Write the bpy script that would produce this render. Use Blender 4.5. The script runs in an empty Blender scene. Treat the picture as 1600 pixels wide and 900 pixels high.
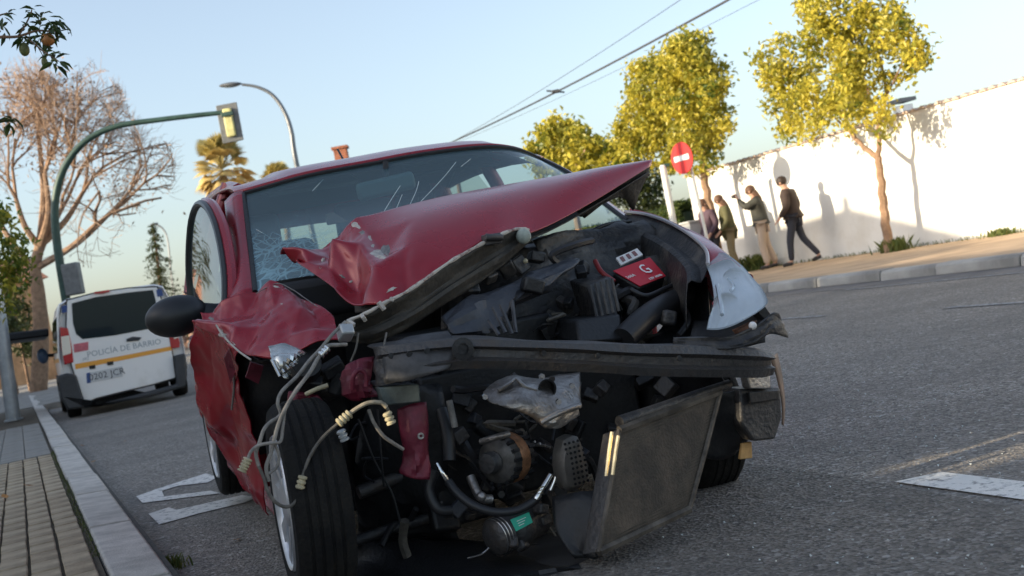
import bpy, bmesh, math, random
from mathutils import Vector, Matrix, noise

# ------------------------------------------------------------------ camera, light, sky
SC = bpy.context.scene
COL = SC.collection
CAM_F, CAM_H, CAM_PIT, CAM_ROL = 1950.0, 0.85, -0.0075, 0.185      # focal length in photo pixels (1600 wide), eye height, tilt, roll
_fw = Vector((0, math.cos(CAM_PIT), math.sin(CAM_PIT)))
_r = Vector((1, 0, 0)); _u = _r.cross(_fw)
_R = math.cos(CAM_ROL) * _r - math.sin(CAM_ROL) * _u
_U = math.sin(CAM_ROL) * _r + math.cos(CAM_ROL) * _u
EYE = Vector((0, 0, CAM_H))
cd = bpy.data.cameras.new('camera'); cam = bpy.data.objects.new('camera', cd); COL.objects.link(cam)
m3 = Matrix((_R, _U, -_fw)).transposed()
cam.matrix_world = Matrix.Translation(EYE) @ m3.to_4x4()
cd.sensor_width = 36.0; cd.lens = 36.0 * CAM_F / 1600.0
cd.clip_start = 0.05; cd.clip_end = 3000
cd.dof.use_dof = True; cd.dof.focus_distance = 4.3; cd.dof.aperture_fstop = 5.6
SC.camera = cam
SC.render.resolution_x = 1024; SC.render.resolution_y = 576

SUN_EL = math.radians(15.0)
SUN_TRAVEL = math.radians(67.5)                                    # azimuth the light travels to, from +Y towards +X
world = bpy.data.worlds.new('World'); SC.world = world; world.use_nodes = True
wn = world.node_tree; bg = wn.nodes['Background']
sky = wn.nodes.new('ShaderNodeTexSky'); sky.sky_type = 'NISHITA'; sky.sun_disc = False
sky.sun_elevation = SUN_EL; sky.sun_rotation = SUN_TRAVEL + math.pi
sky.air_density = 1.0; sky.dust_density = 2.0; sky.ozone_density = 2.0
hs = wn.nodes.new('ShaderNodeHueSaturation'); hs.inputs['Saturation'].default_value = 0.72
wn.links.new(sky.outputs[0], hs.inputs['Color']); wn.links.new(hs.outputs[0], bg.inputs[0]); bg.inputs[1].default_value = 0.15
sd = bpy.data.lights.new('sun', 'SUN'); sd.energy = 3.8; sd.angle = math.radians(0.5); sd.color = (1.0, 0.84, 0.60)
sun = bpy.data.objects.new('sun', sd); COL.objects.link(sun)
_L = Vector((math.sin(SUN_TRAVEL) * math.cos(SUN_EL), math.cos(SUN_TRAVEL) * math.cos(SUN_EL), -math.sin(SUN_EL)))
sun.rotation_euler = _L.to_track_quat('-Z', 'Y').to_euler(); sun.location = (-20, -8, 12)
SC.view_settings.view_transform = 'Standard'; SC.view_settings.look = 'None'
SC.view_settings.exposure = 1.0; SC.view_settings.gamma = 1.0
SC.render.engine = 'CYCLES'
SC.cycles.max_bounces = 6; SC.cycles.transparent_max_bounces = 16

# ------------------------------------------------------------------ where things stand
def ray(px, py): return _fw * CAM_F + _R * (px - 800) - _U * (py - 450)
def wz(px, py, z=0.0):                      # point at height z seen at a place of the photo
    d = ray(px, py); return EYE + d * ((z - CAM_H) / d.z)
def wy(px, py, y):                          # point at distance y
    d = ray(px, py); return EYE + d * (y / d.y)
K0 = Vector((-1.46, 4.63, 0)); DR = Vector((-0.373, 0.928, 0)).normalized(); NN = Vector((DR.y, -DR.x, 0))
def ST(s, t, z=0.0): return K0 + NN * s + DR * t + Vector((0, 0, z))      # street frame: s across from the left kerb, t along, z up
def to_st(p): q = p - K0; return q.dot(NN), q.dot(DR)
def on_s(px, py, s):                        # point on the upright plane s = const
    d = ray(px, py); return EYE + d * ((K0 + NN * s - EYE).dot(NN) / d.dot(NN))
STREET_ROT = math.atan2(NN.y, NN.x)         # local x across the street, local y along it

# car frame: x backwards from the front axle, y to the photo's left, z up
_cy = 0.3352
CX = Vector((-math.sin(_cy), math.cos(_cy), 0.0402)).normalized()
CY = Vector((-math.cos(_cy), -math.sin(_cy), 0.0172)); CY = (CY - CX * CY.dot(CX)).normalized()
CZ = CX.cross(CY)
CORG = Vector((-0.0306, 4.1364, -0.048))
CM = Matrix((CX, CY, CZ)).transposed()
CMI = CM.transposed()
def S(px, py, x=None, y=None, z=None):      # car-local point seen at a place of the photo, on one car-local plane
    o = CMI @ (EYE - CORG); d = CMI @ ray(px, py)
    a, v = (0, x) if x is not None else ((1, y) if y is not None else (2, z))
    return o + d * ((v - o[a]) / d[a])
def SS(pts): return [S(p[0], p[1], p[2]) for p in pts]

# ------------------------------------------------------------------ mesh helpers
class MB:
    def __init__(self): self.v = []; self.f = []; self.tint = None
    def add(self, vs, fs):
        b = len(self.v); self.v += [tuple(p) for p in vs]; self.f += [tuple(i + b for i in q) for q in fs]; return self
    def box(self, c, size, rot=None):
        hx, hy, hz = size[0] / 2, size[1] / 2, size[2] / 2; c = Vector(c)
        vs = [Vector((x, y, z)) for z in (-hz, hz) for y in (-hy, hy) for x in (-hx, hx)]
        if rot is not None: vs = [rot @ v for v in vs]
        return self.add([c + v for v in vs], [(0, 2, 3, 1), (4, 5, 7, 6), (0, 1, 5, 4), (2, 6, 7, 3), (0, 4, 6, 2), (1, 3, 7, 5)])
    def tube(self, path, rad, n=8, cap=True):
        path = [Vector(p) for p in path]; k = len(path)
        rs = [rad] * k if isinstance(rad, (int, float)) else list(rad)
        vs = []; up = None
        for i, p in enumerate(path):
            t = (path[min(i + 1, k - 1)] - path[max(i - 1, 0)])
            t = t.normalized() if t.length > 1e-9 else Vector((0, 0, 1))
            if up is None: up = t.orthogonal().normalized()
            up = (up - t * up.dot(t)); up = up.normalized() if up.length > 1e-6 else t.orthogonal().normalized()
            w = t.cross(up)
            for j in range(n):
                a = 2 * math.pi * j / n
                vs.append(p + (up * math.cos(a) + w * math.sin(a)) * rs[i])
        fs = [(i * n + j, i * n + (j + 1) % n, (i + 1) * n + (j + 1) % n, (i + 1) * n + j) for i in range(k - 1) for j in range(n)]
        if cap: fs += [tuple(range(n))[::-1], tuple((k - 1) * n + j for j in range(n))]
        return self.add(vs, fs)
    def lathe(self, prof, n=32, M=None, cap=False):           # profile (r, h) about local z
        vs = []
        for r, h in prof:
            for j in range(n):
                a = 2 * math.pi * j / n; p = Vector((r * math.cos(a), r * math.sin(a), h)); vs.append(M @ p if M else p)
        k = len(prof)
        fs = [(i * n + j, i * n + (j + 1) % n, (i + 1) * n + (j + 1) % n, (i + 1) * n + j) for i in range(k - 1) for j in range(n)]
        if cap: fs += [tuple(range(n))[::-1], tuple((k - 1) * n + j for j in range(n))]
        return self.add(vs, fs)
    def prism(self, pts, ext):                                 # polygon (3-D points) pushed along ext
        n = len(pts); pts = [Vector(p) for p in pts]; e = Vector(ext)
        return self.add(pts + [p + e for p in pts], [tuple(range(n))[::-1], tuple(range(n, 2 * n))] + [(i, (i + 1) % n, (i + 1) % n + n, i + n) for i in range(n)])
    def grid(self, rows):
        m = len(rows[0]); vs = [p for r in rows for p in r]
        return self.add(vs, [(i * m + j, i * m + j + 1, (i + 1) * m + j + 1, (i + 1) * m + j) for i in range(len(rows) - 1) for j in range(m - 1)])
    def sphere(self, c, r, nu=16, nv=10, sc=(1, 1, 1)):
        c = Vector(c); vs = [c + Vector((0, 0, -r * sc[2]))]
        for i in range(1, nv):
            b = -math.pi / 2 + math.pi * i / nv
            for j in range(nu):
                a = 2 * math.pi * j / nu; vs.append(c + Vector((r * sc[0] * math.cos(b) * math.cos(a), r * sc[1] * math.cos(b) * math.sin(a), r * sc[2] * math.sin(b))))
        vs.append(c + Vector((0, 0, r * sc[2]))); T = len(vs) - 1
        fs = [(0, 1 + (j + 1) % nu, 1 + j) for j in range(nu)]
        fs += [(1 + i * nu + j, 1 + i * nu + (j + 1) % nu, 1 + (i + 1) * nu + (j + 1) % nu, 1 + (i + 1) * nu + j) for i in range(nv - 2) for j in range(nu)]
        fs += [(T, 1 + (nv - 2) * nu + j, 1 + (nv - 2) * nu + (j + 1) % nu) for j in range(nu)]
        return self.add(vs, fs)

def obj(name, mb, mat, parent=None, smooth=40, bevel=0, solid=0, sub=0, tint=None, loc=None):
    me = bpy.data.meshes.new(name); me.from_pydata([tuple(v) for v in mb.v], [], mb.f)
    if smooth:
        me.polygons.foreach_set('use_smooth', [True] * len(me.polygons))
        if smooth < 180 and len(me.polygons) < 60000: me.set_sharp_from_angle(angle=math.radians(smooth))
    if tint is not None:
        at = me.attributes.new('tint', 'FLOAT', 'POINT'); at.data.foreach_set('value', tint)
    me.materials.append(mat); me.update()
    o = bpy.data.objects.new(name, me); COL.objects.link(o)
    if parent is not None: o.parent = parent
    if loc is not None: o.location = loc
    if solid: md = o.modifiers.new('thickness', 'SOLIDIFY'); md.thickness = solid; md.offset = 0
    if bevel: md = o.modifiers.new('bevel', 'BEVEL'); md.width = bevel; md.segments = 2; md.limit_method = 'ANGLE'; md.angle_limit = math.radians(35)
    if sub: md = o.modifiers.new('subdivision', 'SUBSURF'); md.levels = sub; md.render_levels = sub
    return o
def tag(o, label=None, cat=None, group=None, kind=None):
    if label: o['label'] = label
    if cat: o['category'] = cat
    if group: o['group'] = group
    if kind: o['kind'] = kind
    return o
def thing(name, label, cat, loc=(0, 0, 0), rz=0.0, group=None):
    o = bpy.data.objects.new(name, None); COL.objects.link(o); o.location = loc; o.rotation_euler = (0, 0, rz)
    o.empty_display_size = 0.2
    return tag(o, label, cat, group)
def copy_tree(o, parent=None):
    kids = [c for c in COL.objects if c.parent == o]
    c = o.copy(); COL.objects.link(c)
    if parent is not None: c.parent = parent
    for k in kids: copy_tree(k, c)
    return c
def cat_rom(pts, n=6):                                         # smooth path through points
    P = [Vector(p) for p in pts]; out = []
    for i in range(len(P) - 1):
        a, b, c, d = P[max(i - 1, 0)], P[i], P[i + 1], P[min(i + 2, len(P) - 1)]
        for k in range(n):
            t = k / n
            out.append(0.5 * ((2 * b) + (c - a) * t + (2 * a - 5 * b + 4 * c - d) * t * t + (3 * b - a - 3 * c + d) * t ** 3))
    out.append(P[-1]); return out
def dense(rows, nu=6, nv=6):                                   # smooth patch through rows of points
    R1 = [cat_rom(r, nu) for r in rows]
    cols = [cat_rom([r[j] for r in R1], nv) for j in range(len(R1[0]))]
    return [[cols[j][i] for j in range(len(cols))] for i in range(len(cols[0]))]
def crumple(seed, cell):                                       # piecewise-flat folds: random heights on a jittered lattice
    cache = {}
    def h(i, j):
        if (i, j) not in cache: cache[(i, j)] = random.Random(seed * 7919 + i * 131 + j * 17).uniform(-1, 1)
        return cache[(i, j)]
    def fn(u, v):
        u, v = u / cell, v / cell; u += 0.35 * v
        i, j = math.floor(u), math.floor(v); a, b = u - i, v - j
        if a + b < 1: return h(i, j) * (1 - a - b) + h(i + 1, j) * a + h(i, j + 1) * b
        return h(i + 1, j + 1) * (a + b - 1) + h(i, j + 1) * (1 - a) + h(i + 1, j) * (1 - b)
    return fn
def facets(seed, n1, amp1, n2, amp2, uspan, aspect, weight):
    """creased sheet: big random folds, small dents on them; returns (points in u,v; triangles; height)"""
    from mathutils.geometry import delaunay_2d_cdt
    r = random.Random(seed)
    def pts(n, ed):
        out = [(0.0, 0.0), (uspan, 0.0), (uspan, 1.0), (0.0, 1.0)]
        for k in range(1, ed): out += [(uspan * k / ed, 0.0), (uspan * k / ed, 1.0)]
        for k in range(1, max(2, int(ed * aspect))): out += [(0.0, k / max(2, int(ed * aspect))), (uspan, k / max(2, int(ed * aspect)))]
        tries = 0; dmin = 0.6 * math.sqrt(uspan * aspect / n) if n else 1
        m = len(out)
        while len(out) < m + n and tries < n * 60:
            tries += 1; q = (r.uniform(0.02, .98) * uspan, r.uniform(0.04, .96))
            if all((q[0] - o[0]) ** 2 + ((q[1] - o[1]) * aspect) ** 2 > dmin * dmin for o in out): out.append(q)
        return out
    a = pts(n1, 9); va, ea, fa, *_ = delaunay_2d_cdt([Vector((p[0], p[1] * aspect)) for p in a], [], [], 0, 1e-6)
    ha = [r.uniform(-1, 1) * amp1 * weight(p.x, p.y / aspect) for p in va]
    def H(x, y):
        for f in fa:
            A, B, C = (va[i] for i in f); d = (B.y - C.y) * (A.x - C.x) + (C.x - B.x) * (A.y - C.y)
            if abs(d) < 1e-12: continue
            l0 = ((B.y - C.y) * (x - C.x) + (C.x - B.x) * (y - C.y)) / d; l1 = ((C.y - A.y) * (x - C.x) + (A.x - C.x) * (y - C.y)) / d
            if l0 > -1e-6 and l1 > -1e-6 and l0 + l1 < 1 + 1e-6: return l0 * ha[f[0]] + l1 * ha[f[1]] + (1 - l0 - l1) * ha[f[2]]
        return 0.0
    b = list(va); keep = len(b); ed = []
    for i, j in ea:
        m = (va[i] + va[j]) / 2; b.append(m); k = len(b) - 1; ed += [(i, k), (k, j)]
    nfold = len(b)
    for p in pts(n2, 14):
        if weight(p[0], p[1]) > 0: b.append(Vector((p[0], p[1] * aspect)))
    for i in range(61):
        for j in range(9):
            u, v = uspan * i / 60, j / 8
            if weight(u, v) <= 0: b.append(Vector((u, v * aspect)))
    vb, eb, fb, ov, *_ = delaunay_2d_cdt(b, ed, [], 0, 1e-5)
    out = []
    for p, o in zip(vb, ov):
        h = H(p.x, p.y)
        if not any(q < nfold for q in o): h += r.uniform(-1, 1) * amp2 * weight(p.x, p.y / aspect)
        out.append((p.x, min(1, max(0, p.y / aspect)), h))
    return out, fb

def rand_rot(rng):
    return Matrix.Rotation(rng.uniform(0, 6.283), 3, 'Z') @ Matrix.Rotation(rng.uniform(-1.2, 1.2), 3, 'X') @ Matrix.Rotation(rng.uniform(-1.2, 1.2), 3, 'Y')

# ------------------------------------------------------------------ materials
def mat(name, col, rough=0.6, metal=0.0, var=0.0, vscale=8.0, bump=0.0, bscale=60.0, coat=0.0, col2=None, spec=0.5, lo=0.35, hi=0.65, detail=5):
    m = bpy.data.materials.new(name); m.use_nodes = True; nt = m.node_tree; b = nt.nodes['Principled BSDF']
    b.inputs['Base Color'].default_value = (*col, 1); b.inputs['Roughness'].default_value = rough; b.inputs['Metallic'].default_value = metal
    b.inputs['Coat Weight'].default_value = coat; b.inputs['Coat Roughness'].default_value = 0.06; b.inputs['Specular IOR Level'].default_value = spec
    tc = nt.nodes.new('ShaderNodeTexCoord')
    if var or col2:
        n = nt.nodes.new('ShaderNodeTexNoise'); n.inputs['Scale'].default_value = vscale; n.inputs['Detail'].default_value = detail; n.inputs['Roughness'].default_value = 0.65
        nt.links.new(tc.outputs['Object'], n.inputs['Vector'])
        r = nt.nodes.new('ShaderNodeMapRange'); r.inputs[1].default_value = lo; r.inputs[2].default_value = hi
        nt.links.new(n.outputs[0], r.inputs[0])
        mx = nt.nodes.new('ShaderNodeMix'); mx.data_type = 'RGBA'
        c2 = col2 or tuple(c * (1 - var) for c in col); c1 = col if col2 else tuple(min(1, c * (1 + var)) for c in col)
        mx.inputs[6].default_value = (*c1, 1); mx.inputs[7].default_value = (*c2, 1)
        nt.links.new(r.outputs[0], mx.inputs[0]); nt.links.new(mx.outputs[2], b.inputs['Base Color'])
    if bump:
        n2 = nt.nodes.new('ShaderNodeTexNoise'); n2.inputs['Scale'].default_value = bscale; n2.inputs['Detail'].default_value = 4
        nt.links.new(tc.outputs['Object'], n2.inputs['Vector'])
        bp = nt.nodes.new('ShaderNodeBump'); bp.inputs['Strength'].default_value = bump; bp.inputs['Distance'].default_value = 0.02
        nt.links.new(n2.outputs[0], bp.inputs['Height']); nt.links.new(bp.outputs[0], b.inputs['Normal'])
    return m

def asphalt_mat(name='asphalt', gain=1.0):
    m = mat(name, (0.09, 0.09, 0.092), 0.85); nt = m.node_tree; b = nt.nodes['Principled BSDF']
    tc = nt.nodes.new('ShaderNodeTexCoord'); L = nt.links
    def vor(sc):
        v = nt.nodes.new('ShaderNodeTexVoronoi'); v.inputs['Scale'].default_value = sc; L.new(tc.outputs['Object'], v.inputs['Vector']); return v
    def mixc(f, a, c):
        x = nt.nodes.new('ShaderNodeMix'); x.data_type = 'RGBA'
        if isinstance(f, float): x.inputs[0].default_value = f
        else: L.new(f, x.inputs[0])
        for k, q in ((6, a), (7, c)):
            if isinstance(q, tuple): x.inputs[k].default_value = (*q, 1)
            else: L.new(q, x.inputs[k])
        return x.outputs[2]
    def rng(src, a, c, lo=0.0, hi=1.0):
        r = nt.nodes.new('ShaderNodeMapRange'); r.inputs[1].default_value = a; r.inputs[2].default_value = c; r.inputs[3].default_value = lo; r.inputs[4].default_value = hi
        L.new(src, r.inputs[0]); return r.outputs[0]
    v1 = vor(95); v2 = vor(62)
    sep1 = nt.nodes.new('ShaderNodeSeparateColor'); L.new(v1.outputs['Color'], sep1.inputs[0])
    sep2 = nt.nodes.new('ShaderNodeSeparateColor'); L.new(v2.outputs['Color'], sep2.inputs[0])
    n1 = nt.nodes.new('ShaderNodeTexNoise'); n1.inputs['Scale'].default_value = 0.9; n1.inputs['Detail'].default_value = 6; L.new(tc.outputs['Object'], n1.inputs['Vector'])
    n3 = nt.nodes.new('ShaderNodeTexNoise'); n3.inputs['Scale'].default_value = 9; n3.inputs['Detail'].default_value = 6; L.new(tc.outputs['Object'], n3.inputs['Vector'])
    base = mixc(sep1.outputs[0], (0.145, 0.129, 0.112), (0.365, 0.328, 0.288))
    base = mixc(rng(sep1.outputs[1], 0.9, 0.93), base, (0.42, 0.40, 0.37))
    base = mixc(rng(sep2.outputs[0], 0.955, 0.965), base, (0.50, 0.475, 0.44))
    base = mixc(rng(sep2.outputs[1], 0.85, 0.9, 0, 0.7), base, (0.07, 0.066, 0.062))
    base = mixc(rng(n1.outputs[0], 0.4, 0.65, 0, 0.5), base, (0.135, 0.127, 0.118))
    base = mixc(rng(n3.outputs[0], 0.5, 0.75, 0, 0.45), base, (0.115, 0.108, 0.10))
    gm = nt.nodes.new('ShaderNodeMix'); gm.data_type = 'RGBA'; gm.blend_type = 'MULTIPLY'; gm.inputs[0].default_value = 1.0; gm.inputs[7].default_value = (gain, gain, gain, 1); L.new(base, gm.inputs[6]); L.new(gm.outputs[2], b.inputs['Base Color'])
    bp = nt.nodes.new('ShaderNodeBump'); bp.inputs['Strength'].default_value = 1.0; bp.inputs['Distance'].default_value = 0.009
    L.new(v1.outputs['Distance'], bp.inputs['Height'])
    bp2 = nt.nodes.new('ShaderNodeBump'); bp2.inputs['Strength'].default_value = 0.6; bp2.inputs['Distance'].default_value = 0.01
    L.new(n3.outputs[0], bp2.inputs['Height']); L.new(bp.outputs[0], bp2.inputs['Normal'])
    L.new(bp2.outputs[0], b.inputs['Normal'])
    return m

def tint_mat(name, c0, c1, rough=0.5, trans=0.0):            # colour from a per-leaf value
    m = mat(name, c0, rough); nt = m.node_tree; b = nt.nodes['Principled BSDF']
    a = nt.nodes.new('ShaderNodeAttribute'); a.attribute_name = 'tint'
    mx = nt.nodes.new('ShaderNodeMix'); mx.data_type = 'RGBA'; mx.inputs[6].default_value = (*c0, 1); mx.inputs[7].default_value = (*c1, 1)
    nt.links.new(a.outputs['Fac'], mx.inputs[0]); nt.links.new(mx.outputs[2], b.inputs['Base Color'])
    if trans:
        t = nt.nodes.new('ShaderNodeBsdfTranslucent'); nt.links.new(mx.outputs[2], t.inputs[0])
        s = nt.nodes.new('ShaderNodeMixShader'); s.inputs[0].default_value = trans
        nt.links.new(b.outputs[0], s.inputs[1]); nt.links.new(t.outputs[0], s.inputs[2]); nt.links.new(s.outputs[0], nt.nodes['Material Output'].inputs[0])
    return m

def scuff_mat(name, col, scuff, rough=0.20, metal=0.15):      # car paint with dirt, and bare scuffs where the 'tint' value says
    m = mat(name, col, rough, metal, coat=0.6); nt = m.node_tree; b = nt.nodes['Principled BSDF']; L = nt.links
    b.inputs['Coat Roughness'].default_value = 0.1
    a = nt.nodes.new('ShaderNodeAttribute'); a.attribute_name = 'tint'
    tc = nt.nodes.new('ShaderNodeTexCoord')
    n = nt.nodes.new('ShaderNodeTexNoise'); n.inputs['Scale'].default_value = 42; n.inputs['Detail'].default_value = 7; n.inputs['Roughness'].default_value = 0.7; L.new(tc.outputs['Object'], n.inputs['Vector'])
    ad = nt.nodes.new('ShaderNodeMath'); ad.operation = 'ADD'; L.new(a.outputs['Fac'], ad.inputs[0]); L.new(n.outputs[0], ad.inputs[1])
    r = nt.nodes.new('ShaderNodeMapRange'); r.inputs[1].default_value = 1.0; r.inputs[2].default_value = 1.1; L.new(ad.outputs[0], r.inputs[0])
    n2 = nt.nodes.new('ShaderNodeTexNoise'); n2.inputs['Scale'].default_value = 7; n2.inputs['Detail'].default_value = 8; L.new(tc.outputs['Object'], n2.inputs['Vector'])
    r2 = nt.nodes.new('ShaderNodeMapRange'); r2.inputs[1].default_value = 0.5; r2.inputs[2].default_value = 0.8; r2.inputs[4].default_value = 0.15; L.new(n2.outputs[0], r2.inputs[0])
    d = nt.nodes.new('ShaderNodeMix'); d.data_type = 'RGBA'; d.inputs[6].default_value = (*col, 1); d.inputs[7].default_value = (0.09, 0.045, 0.045, 1); L.new(r2.outputs[0], d.inputs[0])
    mx = nt.nodes.new('ShaderNodeMix'); mx.data_type = 'RGBA'; L.new(d.outputs[2], mx.inputs[6]); mx.inputs[7].default_value = (*scuff, 1)
    L.new(r.outputs[0], mx.inputs[0]); L.new(mx.outputs[2], b.inputs['Base Color'])
    rr = nt.nodes.new('ShaderNodeMapRange'); rr.inputs[3].default_value = rough; rr.inputs[4].default_value = 0.75; L.new(r.outputs[0], rr.inputs[0])
    mm = nt.nodes.new('ShaderNodeMath'); mm.operation = 'MAXIMUM'; L.new(rr.outputs[0], mm.inputs[0]); 
    r3 = nt.nodes.new('ShaderNodeMapRange'); r3.inputs[3].default_value = rough; r3.inputs[4].default_value = rough + 0.16; L.new(n2.outputs[0], r3.inputs[0]); L.new(r3.outputs[0], mm.inputs[1])
    L.new(mm.outputs[0], b.inputs['Roughness'])
    inv = nt.nodes.new('ShaderNodeMapRange'); inv.inputs[3].default_value = 0.3; inv.inputs[4].default_value = 0.0; L.new(r.outputs[0], inv.inputs[0]); L.new(inv.outputs[0], b.inputs['Coat Weight'])
    return m

def glass_mat(name, tintc, refl=1.45, cracks=False, haze=0.0):
    m = bpy.data.materials.new(name); m.use_nodes = True; nt = m.node_tree; L = nt.links
    for n in list(nt.nodes):
        if n.type == 'BSDF_PRINCIPLED': nt.nodes.remove(n)
    out = nt.nodes['Material Output']
    t = nt.nodes.new('ShaderNodeBsdfTransparent'); t.inputs[0].default_value = (*tintc, 1)
    g = nt.nodes.new('ShaderNodeBsdfGlossy'); g.inputs['Roughness'].default_value = 0.03; g.inputs[0].default_value = (1, 1, 1, 1)
    lw = nt.nodes.new('ShaderNodeLayerWeight'); lw.inputs[0].default_value = 0.5
    pw = nt.nodes.new('ShaderNodeMath'); pw.operation = 'POWER'; pw.inputs[1].default_value = 5.0; L.new(lw.outputs['Facing'], pw.inputs[0])
    fr = nt.nodes.new('ShaderNodeMath'); fr.operation = 'MULTIPLY_ADD'; fr.inputs[1].default_value = 0.9; fr.inputs[2].default_value = ((refl - 1) / (refl + 1)) ** 2; L.new(pw.outputs[0], fr.inputs[0])
    s = nt.nodes.new('ShaderNodeMixShader'); L.new(fr.outputs[0], s.inputs[0]); L.new(t.outputs[0], s.inputs[1]); L.new(g.outputs[0], s.inputs[2])
    last = s
    if haze or cracks:
        df = nt.nodes.new('ShaderNodeBsdfDiffuse'); df.inputs[0].default_value = (0.62, 0.70, 0.72, 1) if 'lamp' in name else (0.26, 0.42, 0.48, 1)
        s2 = nt.nodes.new('ShaderNodeMixShader'); L.new(last.outputs[0], s2.inputs[1]); L.new(df.outputs[0], s2.inputs[2])
        if cracks:
            tc = nt.nodes.new('ShaderNodeTexCoord'); a = nt.nodes.new('ShaderNodeAttribute'); a.attribute_name = 'tint'
            nz = nt.nodes.new('ShaderNodeTexNoise'); nz.inputs['Scale'].default_value = 6; L.new(tc.outputs['Object'], nz.inputs['Vector'])
            mxv = nt.nodes.new('ShaderNodeMix'); mxv.data_type = 'VECTOR'; mxv.inputs[0].default_value = 0.06
            L.new(tc.outputs['Object'], mxv.inputs[4]); L.new(nz.outputs['Color'], mxv.inputs[5])
            def edge(sc, w):
                v = nt.nodes.new('ShaderNodeTexVoronoi'); v.feature = 'DISTANCE_TO_EDGE'; v.inputs['Scale'].default_value = sc; L.new(mxv.outputs[1], v.inputs['Vector'])
                r = nt.nodes.new('ShaderNodeMapRange'); r.inputs[1].default_value = 0.0; r.inputs[2].default_value = w; r.inputs[3].default_value = 1.0; r.inputs[4].default_value = 0.0; L.new(v.outputs['Distance'], r.inputs[0]); return r.outputs[0]
            e1 = edge(8, 0.035); e2 = edge(24, 0.10)
            mm = nt.nodes.new('ShaderNodeMath'); mm.operation = 'MAXIMUM'; L.new(e1, mm.inputs[0]); L.new(e2, mm.inputs[1])
            n2 = nt.nodes.new('ShaderNodeTexNoise'); n2.inputs['Scale'].default_value = 5; n2.inputs['Detail'].default_value = 6; L.new(tc.outputs['Object'], n2.inputs['Vector'])
            r2 = nt.nodes.new('ShaderNodeMapRange'); r2.inputs[1].default_value = 0.35; r2.inputs[2].default_value = 0.7; L.new(n2.outputs[0], r2.inputs[0])
            ml = nt.nodes.new('ShaderNodeMath'); ml.operation = 'MULTIPLY'; L.new(mm.outputs[0], ml.inputs[0]); L.new(r2.outputs[0], ml.inputs[1])
            ma = nt.nodes.new('ShaderNodeMath'); ma.operation = 'MULTIPLY_ADD'; ma.inputs[1].default_value = 0.95; ma.inputs[2].default_value = 0.22; L.new(ml.outputs[0], ma.inputs[0])
            m3_ = nt.nodes.new('ShaderNodeMath'); m3_.operation = 'MULTIPLY'; L.new(ma.outputs[0], m3_.inputs[0]); L.new(a.outputs['Fac'], m3_.inputs[1])
            m4 = nt.nodes.new('ShaderNodeMath'); m4.operation = 'ADD'; m4.inputs[1].default_value = haze; m4.use_clamp = True; L.new(m3_.outputs[0], m4.inputs[0])
            L.new(m4.outputs[0], s2.inputs[0])
        else: s2.inputs[0].default_value = haze
        last = s2
    L.new(last.outputs[0], out.inputs[0])
    return m

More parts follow.
